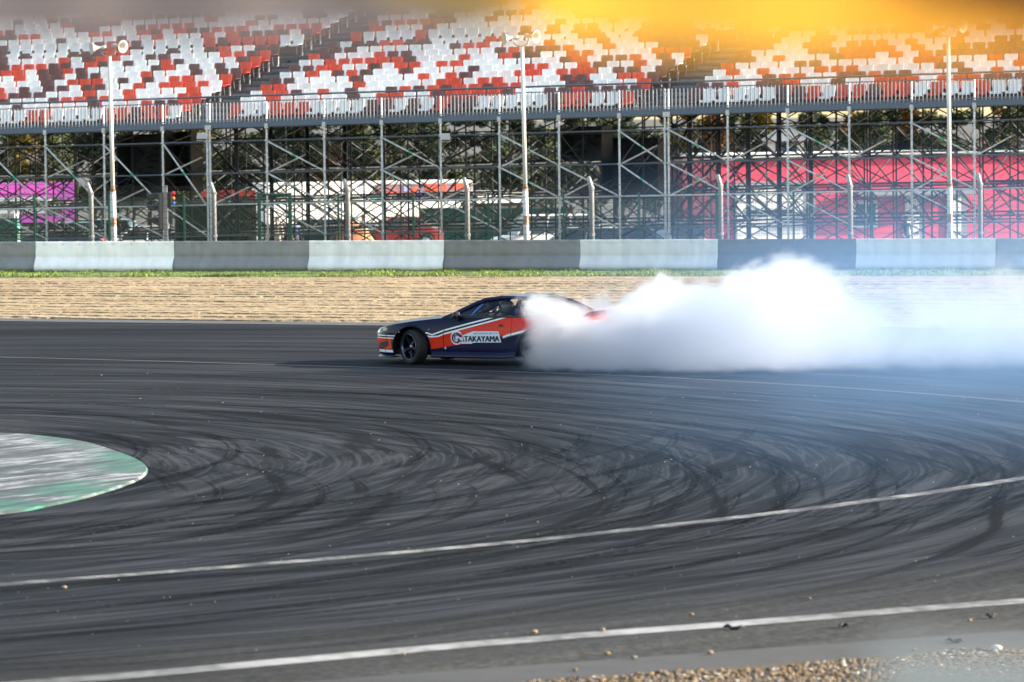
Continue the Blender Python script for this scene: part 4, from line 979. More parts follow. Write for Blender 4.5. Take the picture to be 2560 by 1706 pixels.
def person(label, px, py, Y, yaw, shirt, trousers, hair, arms=0):
    p = pt(px, py, Y); g_ = ground_z(Y); t = thing('person', label, 'person', (p.x, Y, p.z - 1.74), R(yaw))
    a = .25 if arms == 0 else .45
    J = {'pelvis': (0, 0, .93, .13, .10), 'waist': (0, 0, 1.08, .125, .09), 'chest': (0, 0, 1.30, .155, .105), 'neck': (0, .01, 1.47, .055), 'head': (0, -.01, 1.57, .085, .095), 'crown': (0, -.01, 1.68, .075, .085),
         'shl': (.18, 0, 1.40, .06), 'ell': (.25, .02, 1.14, .045), 'wrl': (.26, -.08, .90, .032), 'hal': (.26, -.11, .81, .035), 'shr': (-.18, 0, 1.40, .06), 'elr': (-.26, .03, 1.14, .045), 'wrr': (-.22, -.20, 1.12 if arms else .90, .032), 'har': (-.17, -.26, 1.20 if arms else .81, .035),
         'hil': (.10, 0, .86, .09), 'knl': (.11, -.02, .50, .06), 'anl': (.12, .02, .09, .04), 'tol': (.13, -.15, .04, .035), 'hir': (-.10, 0, .86, .09), 'knr': (-.12, -.03, .50, .06), 'anr': (-.13, .03, .09, .04), 'tor': (-.15, -.14, .04, .035)}
    Lk = [('pelvis', 'waist'), ('waist', 'chest'), ('chest', 'neck'), ('neck', 'head'), ('head', 'crown'), ('chest', 'shl'), ('shl', 'ell'), ('ell', 'wrl'), ('wrl', 'hal'), ('chest', 'shr'), ('shr', 'elr'), ('elr', 'wrr'), ('wrr', 'har'), ('pelvis', 'hil'), ('hil', 'knl'), ('knl', 'anl'), ('anl', 'tol'), ('pelvis', 'hir'), ('hir', 'knr'), ('knr', 'anr'), ('anr', 'tor')]
    f = lambda c: 2 if (c.z > 1.48 or (abs(c.x) > .14 and c.z < 1.0 and c.z > .7 and abs(c.y) > .04)) else (0 if c.z > .95 else (3 if c.z < .10 else 1))
    skin_body(J, Lk, 'body', [shirt, trousers, SKIN, TRIM], f, t)
    b = MB(); b.lathe([(.0, 1.775), (.05, 1.765), (.085, 1.72), (.095, 1.66), (.09, 1.60)], 12, Matrix.Translation((0, .012, 0))); b.build('hair', hair, t, smooth=True)
    return t
CL = lambda n, c: mat('cloth_' + n, c, .85, var=.1)
HAIR = mat('dark_hair', (.03, .022, .018), .7)
person('person in dark jacket standing against the red building wall', 2266, 541, 182, 20, CL('black', (.02, .022, .028)), CL('navy', (.018, .022, .04)), HAIR)
person('person in a pale cream top standing by the green gate', 692, 543, 178, -10, CL('cream', (.55, .48, .36)), CL('beige', (.42, .36, .28)), HAIR, 1)
person('person in a blue jacket standing right of the green gate', 738, 545, 180, 25, CL('blue', (.13, .19, .33)), CL('dark', (.03, .035, .05)), HAIR)
person('person in white shirt and red cap beside the red car', 908, 538, 181, -60, CL('white', (.66, .60, .58)), CL('grey', (.12, .12, .13)), mat('red_cap', (.6, .05, .03), .7), 1)

# ================================================================== TREES BEHIND
def leaf_mat(name, a, b_, c_):
    m = bpy.data.materials.new(name); nt, B = nodes_of(m); N = NT(nt); geo = nt.nodes.new('ShaderNodeNewGeometry')
    oi = nt.nodes.new('ShaderNodeObjectInfo')
    col = N.mix(N.ramp(N.noise(geo.outputs['Position'], .6, 3), .35, .65), (*a, 1), (*b_, 1)); col = N.mix(N.ramp(N.noise(geo.outputs['Position'], 2.2, 2), .5, .75), col, (*c_, 1))
    nt.links.new(col, B.inputs['Base Color']); B.inputs['Roughness'].default_value = .8; B.inputs['Specular IOR Level'].default_value = .15; return m
LEAF = [leaf_mat('olive_leaves', (.022, .038, .022), (.065, .082, .036), (.14, .145, .055)), leaf_mat('yellow_leaves', (.10, .075, .010), (.19, .15, .022), (.30, .22, .04)), leaf_mat('dark_leaves', (.014, .028, .020), (.040, .058, .034), (.085, .10, .05)), leaf_mat('rust_leaves', (.10, .048, .012), (.20, .105, .022), (.26, .16, .035))]
BARK = mat('bark', (.06, .05, .04), .9, var=.4, scale=4)
def crown_mesh(seed, kind):
    rg = random.Random(seed); b = MB(); H = 8.0; lobes = []
    for q in range(14):
        z = rg.uniform(.28, .97); rad = (1 - abs(z - .5) * 1.3) * (1.5 if kind != 'cone' else 1.1); a = rg.uniform(0, 6.28)
        lobes.append((Vector((math.cos(a) * rad * rg.uniform(.3, 1.2), math.sin(a) * rad * rg.uniform(.3, 1.2), z * H)), rg.uniform(.55, 1.15) * (1 - .4 * z)))
    for c, r_ in lobes:
        for k in range(230):
            d = Vector((rg.gauss(0, 1), rg.gauss(0, 1), rg.gauss(0, 1))).normalized() * (r_ * rg.random() ** .4); d.z *= 1.15; p = c + d
            a = Vector((rg.gauss(0, 1), rg.gauss(0, 1), rg.gauss(0, .6))).normalized() * rg.uniform(.06, .15); e = a.orthogonal().normalized() * rg.uniform(.05, .12)
            b.quad(p - a, p + e, p + a, p - e)
    return b.mesh('crown', LEAF[0])
CROWNS = [crown_mesh(s, 'round') for s in (1, 2, 3)] + [crown_mesh(s, 'cone') for s in (4, 5)]
def trunk_mesh(seed):
    rg = random.Random(seed); b = MB(); pts = [(rg.uniform(-.1, .1) * k, rg.uniform(-.1, .1) * k, k * 1.1) for k in range(7)]; b.path(pts, [.17, .15, .13, .11, .09, .06, .03], 6)
    for k in range(7):
        p = Vector(pts[rg.randint(2, 5)]); a = rg.uniform(0, 6.28); b.tube(p, p + Vector((math.cos(a) * 1.1, math.sin(a) * 1.1, rg.uniform(.6, 1.4))), .05, 4, .015)
    return b.mesh('trunk', BARK, smooth=True)
TRUNKS = [trunk_mesh(s) for s in (1, 2)]
LAB = ['olive green leafy tree in the wood seen through the scaffolding', 'yellow autumn tree in the wood seen through the scaffolding', 'dark green tree in the wood seen through the scaffolding', 'rust orange autumn tree in the wood seen through the scaffolding']
rt = random.Random(33); cm = {}
tx_ = -60
while tx_ < 2640:
    for row in range(2):
        Yt = 285 + row * 26 + rt.uniform(-8, 8); px = tx_ + row * 37 + rt.uniform(-15, 15); s = F / Yt
        low = any(a < px < b_ for a, b_ in ((1310, 1375), (1575, 1660), (1925, 2010)))
        ztop = HC - ((332 if low else rt.uniform(255, 300)) - 263) / s + (rt.uniform(-.3, .3)); g_ = ground_z(Yt) - .2; h = max(6.5, ztop - g_)
        q = rt.random(); k = (0 if q < .50 else 1 if q < .56 else 2 if q < .95 else 3)
        t = thing('tree', LAB[k], 'tree', ((px - 1280) / s, Yt, g_), rt.uniform(0, 6.28), 'trees of the wood behind the paddock'); sc = h / 8.0; wv = rt.uniform(.85, 1.2) * 1.15
        ci = rt.randrange(len(CROWNS)); key = (ci, k)
        if key not in cm:
            me = CROWNS[ci].copy(); me.materials.clear(); me.materials.append(LEAF[k]); cm[key] = me
        place(cm[key], 'crown', t, (0, 0, 0), (0, 0, 0), (sc * wv, sc * wv, sc)); place(TRUNKS[rt.randrange(2)], 'trunk', t, (0, 0, 0), (0, 0, 0), (sc, sc, sc))
    tx_ += 74
# ================================================================== THE DRIFT CAR  (local: x to the nose, y to its left, front axle at x = 0)
TH = R(24.0); CARS = 1.02
w0 = gnd(1036, 911)                                   # where the near front wheel stands
fw = Vector((-math.cos(TH), math.sin(TH), 0)); lf = Vector((-math.sin(TH), -math.cos(TH), 0))
car_o = w0 - lf * .74 * CARS; car_o.z = 0.004
car = thing('drift_car', 'navy blue and orange red drift coupe with white stripes sliding in its tyre smoke', 'car', tuple(car_o)); car.rotation_euler = (0, 0, math.pi - TH); car.scale = (CARS,) * 3
OUT = [(.95, 0), (.945, .2), (.915, .38), (.86, .53), (.75, .67), (.60, .775), (.42, .835), (.2, .86), (-.1, .862), (-.6, .855), (-1.3, .852), (-2.0, .856), (-2.525, .875), (-2.95, .86), (-3.22, .81), (-3.40, .70), (-3.47, .5), (-3.5, .25), (-3.5, 0)]
zt_f = lin([(-3.6, .885), (-3.2, .915), (-2.6, .93), (-2.0, .925), (-1.2, .905), (-.7, .875), (-.38, .845), (0, .80), (.3, .755), (.55, .705), (.75, .665), (.87, .615), (.96, .59)])
cr_f = lin([(-3.6, .89), (-3.2, .925), (-3.05, .935), (-2.6, .93), (-.8, .875), (-.38, .885), (.13, .835), (.59, .765), (.86, .675), (.96, .60)])
zb_f = lin([(-3.6, .30), (-3.3, .24), (-2.9, .17), (.3, .17), (.5, .15), (.96, .15)])
def inset(x, z):
    i = .05 * max(0, (.30 - z) / .18) ** 2 + .075 * max(0, (z - .62) / .3) ** 2
    if x > .5: i += .05 * max(0, min(1, (x - .5) / .3)) * max(0, (z - .50) / .2) + .03 * max(0, min(1, (x - .6) / .25)) * max(0, (.40 - z) / .25)
    for wx in (0, -2.525): i -= .018 * math.exp(-((x - wx) / .42) ** 2) * math.exp(-((z - .55) / .2) ** 2)
    return i - .006 * math.exp(-((z - .57) / .035) ** 2)
sh = Shell(OUT, lambda x, y: zt_f(x), zb_f, inset, cr_f, n=170)
# livery paint
m = bpy.data.materials.new('livery_paint'); nt, B = nodes_of(m); N = NT(nt)
tc = nt.nodes.new('ShaderNodeTexCoord'); x, y, z = N.sep(tc.outputs['Object'])
fA = N.curve(x, [(-.335, .603), (-.427, .570), (-.673, .658), (-1.181, .790), (-1.535, .878), (-2.2, 1.05), (.2, .60)], -3.6, 1.0, 0, 1.5)
fB = N.curve(x, [(-.30, .553), (-.40, .535), (-.55, .545), (-.673, .592), (-1.181, .726), (-1.797, .884), (-2.3, 1.02), (.2, .553)], -3.6, 1.0, 0, 1.5)
fL = N.curve(x, [(.2, .25), (-.473, .298), (-.827, .362), (-1.243, .418), (-1.858, .548), (-1.966, .585), (-2.494, .715), (-2.955, .770), (-3.48, .825)], -3.6, 1.0, 0, 1.5)
def band(v, lo, hi):
    return N.m('MULTIPLY', N.m('GREATER_THAN', v, lo), N.m('LESS_THAN', v, hi))
dA = N.m('SUBTRACT', fA, z); dB = N.m('SUBTRACT', fB, z); dL = N.m('SUBTRACT', fL, z)
rear = N.m('LESS_THAN', x, -.2)
NAVY, ORG, WHT, BLKc = (.0018, .0032, .030, 1), (.58, .024, .003, 1), (.74, .76, .80, 1), (.004, .005, .012, 1)
under_belt = N.m('LESS_THAN', z, .935)
col = N.mix(N.m('MULTIPLY', rear, N.m('MULTIPLY', N.m('GREATER_THAN', dB, 0), N.m('MULTIPLY', N.m('LESS_THAN', dL, 0), under_belt))), NAVY, ORG)
col = N.mix(N.m('MULTIPLY', rear, band(dA, .028, .30)), col, N.mix(N.m('GREATER_THAN', dB, 0), BLKc, col))
col = N.mix(N.m('MULTIPLY', rear, band(dA, 0, .028)), col, WHT); col = N.mix(N.m('MULTIPLY', rear, band(dB, 0, .028)), col, WHT)
col = N.mix(N.m('MULTIPLY', N.m('LESS_THAN', x, -1.86), band(dL, 0, .036)), col, WHT)
col = N.mix(N.m('MULTIPLY', N.m('LESS_THAN', x, -1.86), band(dL, .036, .05)), col, (.2, .22, .25, 1))
col = N.mix(N.m('MULTIPLY', N.m('MULTIPLY', N.m('LESS_THAN', x, -1.0), N.m('GREATER_THAN', x, -1.30)), band(N.m('SUBTRACT', z, .418), 0, .016)), col, WHT)
frontz = N.m('GREATER_THAN', x, .30)
col = N.mix(N.m('MULTIPLY', frontz, band(z, .262, .475)), col, ORG)
for lo, hi, c in ((.215, .262, WHT), (.475, .492, WHT), (.492, .518, BLKc), (.518, .538, WHT)): col = N.mix(N.m('MULTIPLY', frontz, band(z, lo, hi)), col, c)
# far side and rear keep the navy; thin dark shut lines of bonnet, door and bumper
def line_at(v, at, w): return N.m('LESS_THAN', N.m('ABSOLUTE', N.m('SUBTRACT', v, at)), w)
doorx = N.curve(z, [(.0, -.70), (.30, -.655), (.60, -.655), (.75, -.70), (.90, -.80)], 0, 1.2, -1.5, 0)
gapm = N.m('MULTIPLY', line_at(x, doorx, .007), N.m('GREATER_THAN', z, .25))
gapm = N.m('MAXIMUM', gapm, N.m('MULTIPLY', line_at(x, -2.03, .006), N.m('GREATER_THAN', z, .25)))
gapm = N.m('MAXIMUM', gapm, N.m('MULTIPLY', line_at(N.m('ADD', x, N.m('MULTIPLY', z, .10)), .60, .006), N.m('LESS_THAN', z, .60)))
gapm = N.m('MAXIMUM', gapm, N.m('MULTIPLY', N.m('MULTIPLY', line_at(N.m('ABSOLUTE', y), .70, .006), N.m('GREATER_THAN', x, -.55)), N.m('GREATER_THAN', z, .70)))
col = N.mix(gapm, col, (.003, .003, .004, 1))
nt.links.new(col, B.inputs['Base Color']); B.inputs['Roughness'].default_value = .35; B.inputs['Specular IOR Level'].default_value = .15
B.inputs['Coat Weight'].default_value = .16; B.inputs['Coat Roughness'].default_value = .05
LIV = m
NAVYM = mat('navy_paint', NAVY[:3], .35, coat=.25, spec=.15); ORGM = mat('orange_paint', ORG[:3], .35, coat=.5); WHM = mat('white_vinyl', WHT[:3], .4)
o = sh.build([(0, .325, .385), (-2.525, .325, .375)]).build('body', LIV, car); autosmooth(o, 32)
# wheel wells and floor
b = MB(); b.box((-1.25, 0, .22), (3.9, 1.30, .10)); b.box((-1.3, 0, .45), (1.7, 1.55, .5)); b.box((.68, 0, .38), (.25, 1.2, .3)); b.box((-3.1, 0, .5), (.3, 1.3, .4))
for wx in (0, -2.525):
    for sd in (1, -1):
        rows = []
        for q in range(13):
            a = R(-15 + 210 * q / 12); rows.append([(wx + .40 * math.cos(a), sd * .40, .325 + .40 * math.sin(a)), (wx + .40 * math.cos(a), sd * .835, .325 + .40 * math.sin(a))])
        b.grid(rows); b.box((wx, sd * .42, .45), (.8, .03, .5))
b.build('wheel_wells', TRIM, car)
for wx in (0, -2.525):
    for sd in (1, -1):
        b = MB(); rr = .388 if wx == 0 else .378
        b.path([(lambda X_, Z_: (X_, sd * (sh.side_y(X_, max(.2, Z_)) + .004), Z_))(wx + rr * math.cos(R(a)), .325 + rr * math.sin(R(a))) for a in range(-18, 199, 9)], .011, 5); b.build('arch_lip', NAVYM, car, smooth=True)
# splitter, skirts, intake, canards
b = MB(); rows = []
for sd in (1, -1):
    ks = [k for k in range(sh.n + 1) if sh.pts[k].x > .36]
    b.grid([[(lambda q: (q.x, q.y * sd, zz))(sh.at(k, .17, oo)) for oo, zz in ((-.25, .135), (.035, .118), (.045, .128), (.0, .155), (-.02, .21))] for k in ks])
b.build('front_splitter', NAVYM, car, smooth=True)
for sd in (1, -1):
    b = MB(); prof = [(.80, .14), (.895, .135), (.905, .15), (.89, .19), (.868, .235), (.853, .25)]
    b.grid([[(x_, sd * (py_ + .004), pz_ + (.0 if x_ > -2 else .02)) for py_, pz_ in prof] for x_ in np.linspace(-.42, -2.12, 9)]); b.build('side_skirt', NAVYM, car, smooth=True)
    b = MB(); sh.patch(b, .80, .37, lin([(.37, .275), (.80, .275)]), lin([(.37, .455), (.55, .42), (.70, .395), (.80, .30)]), .006, sd, 4, .3); b.build('bumper_intake', mat('intake_black', (.004, .004, .005), .6), car)
    b = MB(); sh.patch(b, .62, .44, lin([(.44, .275), (.62, .275)]), lin([(.44, .37), (.56, .30), (.62, .28)]), .011, sd, 2, .3); b.build('intake_strut', ORGM, car)
    b = MB(); sh.patch(b, .50, .40, lin([(.4, .275), (.5, .30)]), lin([(.4, .455), (.5, .47)]), .012, sd, 3, .3); b.build('bumper_corner', ORGM, car)
    b = MB(); sh.patch(b, .885, .50, lin([(.50, .635), (.70, .575), (.885, .558)]), lin([(.50, .665), (.60, .695), (.75, .668), (.885, .60)]), .006, sd, 5, .3); hl = b.build('headlight', mat('headlight_glass', (.03, .04, .045), .06, spec=.8), car, smooth=True)
    b = MB(); sh.patch(b, .87, .72, lin([(.72, .585), (.87, .565)]), lin([(.72, .645), (.87, .595)]), .010, sd, 3, .3); b.build('reflector', CHROME, hl)
    b = MB(); b.lathe([(.0, .02), (.03, .018), (.042, .0)], 12, Matrix.Translation((.655, sd * (sh.side_y(.655, .63) - .005), .635)) @ Matrix.Rotation(R(-60 * sd), 4, 'X')); b.build('projector_lens', mat('lens_clear', (.25, .32, .35), .05), hl)
    b = MB(); sh.patch(b, -3.2, -3.5, lambda q: .70, lambda q: .83, .006, sd, 2, .3); b.build('tail_light', REDL, car)
b = MB(); b.grid([[(-3.3 - .17 * f, yy, .905 + .10 * f ** 2 - .02 * (yy / .7) ** 2) for yy in np.linspace(-.7, .7, 9)] for f in np.linspace(0, 1, 5)]); b.build('boot_spoiler', NAVYM, car, smooth=True)
# greenhouse
RAIL = [(-.60, .765, .845), (-.80, .735, .925), (-1.02, .685, 1.035), (-1.24, .62, 1.14), (-1.42, .575, 1.205), (-1.70, .555, 1.245), (-2.05, .55, 1.25), (-2.35, .56, 1.222), (-2.62, .62, 1.125), (-2.88, .68, 1.01), (-3.02, .71, .935)]
def rail_at(x_, sd=1):
    for a, c in zip(RAIL[:-1], RAIL[1:]):
        if c[0] <= x_ <= a[0]:
            f = (x_ - a[0]) / (c[0] - a[0]); return Vector((x_, sd * (a[1] + (c[1] - a[1]) * f), a[2] + (c[2] - a[2]) * f))
    return Vector(RAIL[-1])
for sd in (1, -1):
    b = MB(); rows = []
    for k, p in enumerate(RAIL):
        hw = .040 if k < 5 else .032 if k < 8 else .055; a = Vector(RAIL[max(k - 1, 0)]); c = Vector(RAIL[min(k + 1, len(RAIL) - 1)]); d = (c - a); d.y = 0; d.normalize(); n = Vector((-d.z, 0, d.x)); n = n if n.z > 0 else -n
        p = Vector((p[0], p[1], p[2])); row = []
        for du, dy in ((hw, -.045), (hw, -.008), (hw * .55, .014), (-hw, .014 + .012), (-hw, -.02), (hw, -.045)):
            q = p + n * du; row.append((q.x, sd * (q.y + dy), q.z))
        rows.append(row)
    b.grid(rows); b.build('roof_pillar', NAVYM, car, smooth=True)
    b = MB(); b.quad((-2.0, sd * .80, .90), (-2.12, sd * .80, .905), (-2.14, sd * .575, 1.235), (-2.06, sd * .575, 1.235)); b.quad((-2.0, sd * .78, .90), (-2.06, sd * .555, 1.235), (-2.14, sd * .555, 1.235), (-2.12, sd * .78, .905)); b.build('door_pillar', NAVYM, car)
    b = MB(); b.grid([[tuple(Vector((xx, sd * .795, .905)).lerp(rail_at(max(-3.0, xx - .02), sd), f)) for f in (0, .5, 1)] for xx in np.linspace(-2.52, -3.03, 5)]); b.build('rear_quarter', NAVYM, car, smooth=True)
    b = MB(); b.grid([[(xx, sd * (.80 + .008), zz) for zz in (.868 + .02 * (-xx - .7) / 1.3, .905 + .02 * (-xx - .7) / 1.3)] for xx in np.linspace(-.75, -2.5, 8)]); b.build('window_seal', TRIM, car)
# roof skin, screens
b = MB(); b.grid([[(xx, yy, rail_at(xx).z + .02 + .028 * (1 - (yy / .56) ** 2)) for yy in np.linspace(-.56, .56, 9)] for xx in np.linspace(-1.40, -2.40, 9)]); b.build('roof', NAVYM, car, smooth=True)
gm = bpy.data.materials.new('clear_glass'); gm.use_nodes = True; nt = gm.node_tree; ou = nt.nodes['Material Output']; nt.nodes.remove(nt.nodes['Principled BSDF'])
tr = nt.nodes.new('ShaderNodeBsdfTransparent'); tr.inputs[0].default_value = (.92, .93, .93, 1); gl = nt.nodes.new('ShaderNodeBsdfGlossy'); gl.inputs['Roughness'].default_value = .03
fr = nt.nodes.new('ShaderNodeFresnel'); fr.inputs[0].default_value = 1.3; mx = nt.nodes.new('ShaderNodeMixShader'); nt.links.new(fr.outputs[0], mx.inputs[0]); nt.links.new(tr.outputs[0], mx.inputs[1]); nt.links.new(gl.outputs[0], mx.inputs[2]); nt.links.new(mx.outputs[0], ou.inputs[0])
def screen(name, x0, x1, bow):
    b = MB(); rows = []
    for xx in np.linspace(x0, x1, 7):
        p = rail_at(xx); rows.append([(xx + bow * (1 - (f * f)), p.y * f * .98, p.z - .012 + .03 * (1 - f * f)) for f in np.linspace(-1, 1, 9)])
    b.grid(rows); return b.build(name, gm, car, smooth=True)
screen('windscreen', -.62, -1.40, .10); screen('rear_screen', -2.40, -3.0, -.06)
for sd in (1, -1):
    b = MB(); b.grid([[tuple(Vector((xx, sd * .79, .885)).lerp(rail_at(xx - .03, sd) - Vector((0, 0, .03)), f)) for f in (0, .5, 1)] for xx in np.linspace(-.95, -2.5, 9)]); b.build('side_window', gm, car, smooth=True)
    b = MB(); M = Matrix.Translation((-.93, sd * .90, .925)); b.lathe([(0, -.05), (.055, -.045), (.078, .0), (.07, .06), (.0, .065)], 14, M @ Matrix.Rotation(R(-90), 4, 'Y') @ Matrix.Diagonal((1, 1.25, 1, 1))); mr = b.build('mirror', BLK, car, smooth=True)
    b = MB(); b.tube((-.90, sd * .78, .875), (-.93, sd * .88, .90), .02, 6); b.build('mirror_arm', BLK, mr)
    b = MB(); b.box((-1.00, sd * .90, .955), (.012, .03, .05)); b.build('mirror_glass', CHROME, mr)
# inside: dash, seats, cage
DARK = mat('cabin_black', (.007, .007, .008), .7)
b = MB(); b.grid([[(-.62, yy, .84), (-.80, yy, .89), (-1.0, yy, .885), (-1.08, yy, .80), (-1.08, yy, .5)] for yy in (-.72, 0, .72)]); b.build('dashboard', DARK, car, smooth=True)
for sy in (.36,):
    b = MB(); b.grid([[(xx, sy + q * w_, zz) for q in (-1, -.85, .85, 1)] for xx, zz, w_ in ((-1.30, .52, .24), (-1.66, .48, .25), (-1.80, .72, .26), (-1.88, .95, .25), (-1.93, 1.10, .15), (-1.99, 1.09, .14), (-1.95, .9, .25), (-1.9, .5, .26))]); b.build('bucket_seat', DARK, car, smooth=True)
b = MB(); b.lathe([(.155, -.014), (.17, 0), (.155, .014), (.14, 0)], 20, Matrix.Translation((-1.24, .36, .84)) @ Matrix.Rotation(R(-68), 4, 'Y'), True); b.box((-1.24, .36, .84), (.03, .28, .05)); b.build('steering_wheel', BLK, car, smooth=True)
CAGE = mat('cage_blue', (.015, .16, .62), .35, coat=.4)
for sd in (1, -1):
    b = MB(); b.tube((-1.02, sd * .64, .80), (-1.36, sd * .55, 1.165), .022, 8); b.build('cage_brace', CAGE, car, smooth=True)
    b = MB(); b.tube((-2.05, sd * .55, 1.17), (-2.75, sd * .5, .75), .022, 8); b.build('cage_stay', CAGE, car, smooth=True)
b = MB(); b.path([(-2.03, .64, .3), (-2.03, .63, .95), (-2.03, .53, 1.15), (-2.03, .42, 1.19), (-2.03, -.42, 1.19), (-2.03, -.53, 1.15), (-2.03, -.63, .95), (-2.03, -.64, .3)], .024, 8); b.build('cage_hoop', CAGE, car, smooth=True)
b = MB(); b.tube((-2.03, -.55, .5), (-2.03, .45, 1.15), .02, 8); b.build('cage_diagonal', DARK, car)
b = MB(); b.path([(-1.42, .40, .82), (-1.72, .46, 1.12)], .020, 6); b.build('harness_bar', DARK, car)
# door handle, hinge pin, bonnet pins
b = MB(); yy = sh.side_y(-1.79, .745); b.grid([[(xx, yy + .010 + .012 * math.sin(math.pi * f), .745 + dz) for dz in (-.022, 0, .022)] for f, xx in [(q / 6, -1.72 - .15 * q / 6) for q in range(7)]]); dh = b.build('door_handle', ORGM, car, smooth=True)
b = MB(); b.box((-1.825, yy + .020, .748), (.07, .012, .03)); b.build('handle_recess', DARK, dh)
b = MB(); b.box((-.70, sh.side_y(-.7, .32) + .012, .315), (.03, .02, .035)); b.build('jack_point', CHROME, car)
for xx, zz in ((-.365, .655), (.245, .60)):
    b = MB(); b.tube((xx, sh.side_y(xx, zz), zz), (xx, sh.side_y(xx, zz) + .014, zz), .010, 8); b.build('body_pin', CHROME, car)
# wheels
RIMM = mat('rim_black', (.003, .0035, .005), .4, .0, spec=.2); LIPM = mat('rim_lip', (.10, .13, .19), .25, .8); SPK = mat('spoke_grey', (.010, .016, .036), .35, .2, spec=.3)
def wheel(wx, sy, steer):
    sd = 1 if sy > 0 else -1; e = Matrix.Translation((wx, sy, .325)) @ Matrix.Rotation(steer, 4, 'Z') @ Matrix.Rotation(R(-90 * sd), 4, 'X')
    b = MB(); prof = [(.238, -.115), (.29, -.128), (.312, -.115), (.321, -.09)]
    for g in (-.06, -.02, .02, .06): prof += [(.322, g - .012), (.314, g - .006), (.314, g + .006), (.322, g + .012)]
    prof += [(.321, .09), (.312, .115), (.29, .128), (.238, .115), (.225, 0)]
    b.lathe(prof, 48, e, True); w = b.build('wheel', TYRE, car, smooth=False); autosmooth(w, 40)
    b = MB(); b.lathe([(.238, .110), (.248, .128), (.243, .133), (.228, .128), (.222, .09)], 40, e); b.build('rim_lip', LIPM, w, smooth=True)
    b = MB(); b.lathe([(.224, .10), (.215, .04), (.21, -.08), (.0, -.06)], 32, e); b.build('rim_barrel', RIMM, w, smooth=True)
    for q in range(5):
        a = 2 * math.pi * q / 5 + .35; ca, sa = math.cos(a), math.sin(a); b = MB(); rows = []
        for rr, hw, zz in ((.05, .030, .075), (.12, .026, .070), (.19, .030, .082), (.222, .038, .095)):
            rows.append([e @ Vector((rr * ca - t_ * sa, rr * sa + t_ * ca, zz + dz)) for t_, dz in ((-hw, -.03), (-hw * .9, 0), (hw * .9, 0), (hw, -.03))])
        b.grid(rows); b.build('spoke', SPK, w)
    b = MB(); b.lathe([(.055, .05), (.052, .085), (.03, .095), (0, .097)], 16, e); b.build('hub_cap', mat('hub_steel', (.16, .17, .19), .25, .9), w, smooth=True)
    b = MB(); b.lathe([(.155, .0), (.155, .02), (.08, .022)], 28, e); b.build('brake_disc', mat('brake_steel', (.03, .03, .032), .4, .6), w)
STEER = R(-30.5)
wheel(0, .735, STEER); wheel(0, -.735, STEER); wheel(-2.525, .745, 0); wheel(-2.525, -.745, 0)
# sponsor sticker on the door, laid on the curve of the panel
def c3(cx_, cy_, off=.004):
    px = 1120 + cx_ / 13.07; py = 800 + cy_ / 13.07; x_ = (1037 - px) / 121.5 * (1 / CARS) * 1.0; d = -x_; z_ = (911 + 1.9 * d - py) / 137.0
    return Vector((x_, sh.side_y(x_, z_) + off, z_))
def fan(mb, pts, off):
    """flat outline laid on the curved panel: cut fine enough to follow it"""
    bm = bmesh.new(); f = bm.faces.new([bm.verts.new((a, b_, 0)) for a, b_ in pts]); bmesh.ops.triangulate(bm, faces=[f])
    for _ in range(4):
        lo = [e for e in bm.edges if e.calc_length() > 60]
        if lo: bmesh.ops.subdivide_edges(bm, edges=lo, cuts=1); bmesh.ops.triangulate(bm, faces=bm.faces[:])
    bm.verts.index_update(); i = len(mb.v); mb.v += [tuple(c3(v.co.x, v.co.y, off)) for v in bm.verts]
    for f in bm.faces: mb.f.append(tuple(i + v.index for v in f.verts)); mb.mi.append(mb.cur)
    bm.free()
STK = mat('sticker_white', (.58, .66, .80), .4)
b = MB(); circ = [(418 + 198 * math.cos(R(a)), 565 - 230 * math.sin(R(a))) for a in range(0, 360, 15)]
fan(b, circ, .004); fan(b, [(600, 500), (640, 470), (945, 478), (960, 355), (1785, 355), (1818, 440), (1878, 722), (690, 722), (640, 570)], .0045); fan(b, [(560, 640), (620, 640), (610, 740), (560, 760)], .0042)
plq = b.build('sponsor_sticker', STK, car)
b = MB(); b.grid([[tuple(c3(f, 738 + g_, .0035)) for g_ in (0, 22)] for f in (560, 740, 920)]); b.build('sticker_edge', WHM, plq)
b = MB(); put_text(b, 'МОТОРНЫЕ МАСЛА', lambda u, v: c3(980 + 800 * u, 452 - 64 * v, .0065), bold=.012); b.build('small_lettering', mat('ink_plum', (.045, .014, .05), .5), plq)
b = MB()
for q, sx_ in enumerate((0, 9, 18, 27)): put_text(b, 'TAKAYAMA', lambda u, v: c3(652 + 1152 * u + sx_, 694 - 186 * v, .0065 + .0004 * q))
b.build('large_lettering', mat('ink_black', (.003, .003, .006), .5), plq)
WINE = mat('ink_wine', (.10, .006, .03), .5)
b = MB()
def arc(a0, a1, r0a, r0b, w0_, w1_, cx_=418, cy_=565, n=14):
    out_, in_ = [], []
    for q in range(n + 1):
        f = q / n; a = R(a0 + (a1 - a0) * f); rr = r0a + (r0b - r0a) * f; w_ = (w0_ + (w1_ - w0_) * f) * math.sin(min(1, f * 3, (1 - f) * 6) * math.pi / 2)
        out_.append((cx_ + (rr + w_ / 2) * math.cos(a), cy_ - (rr + w_ / 2) * 1.1 * math.sin(a))); in_.append((cx_ + (rr - w_ / 2) * math.cos(a), cy_ - (rr - w_ / 2) * 1.1 * math.sin(a)))
    b.grid([[tuple(c3(*p, .0065)) for p in out_], [tuple(c3(*p, .0065)) for p in in_]])
arc(60, 290, 130, 150, 70, 40); arc(70, 260, 75, 90, 42, 22); arc(200, 330, 150, 120, 30, 46); arc(95, 300, 40, 50, 22, 12)
fan(b, [(400, 380), (470, 385), (540, 430), (590, 480), (605, 530), (560, 560), (520, 545), (540, 515), (470, 500), (410, 470)], .0067)
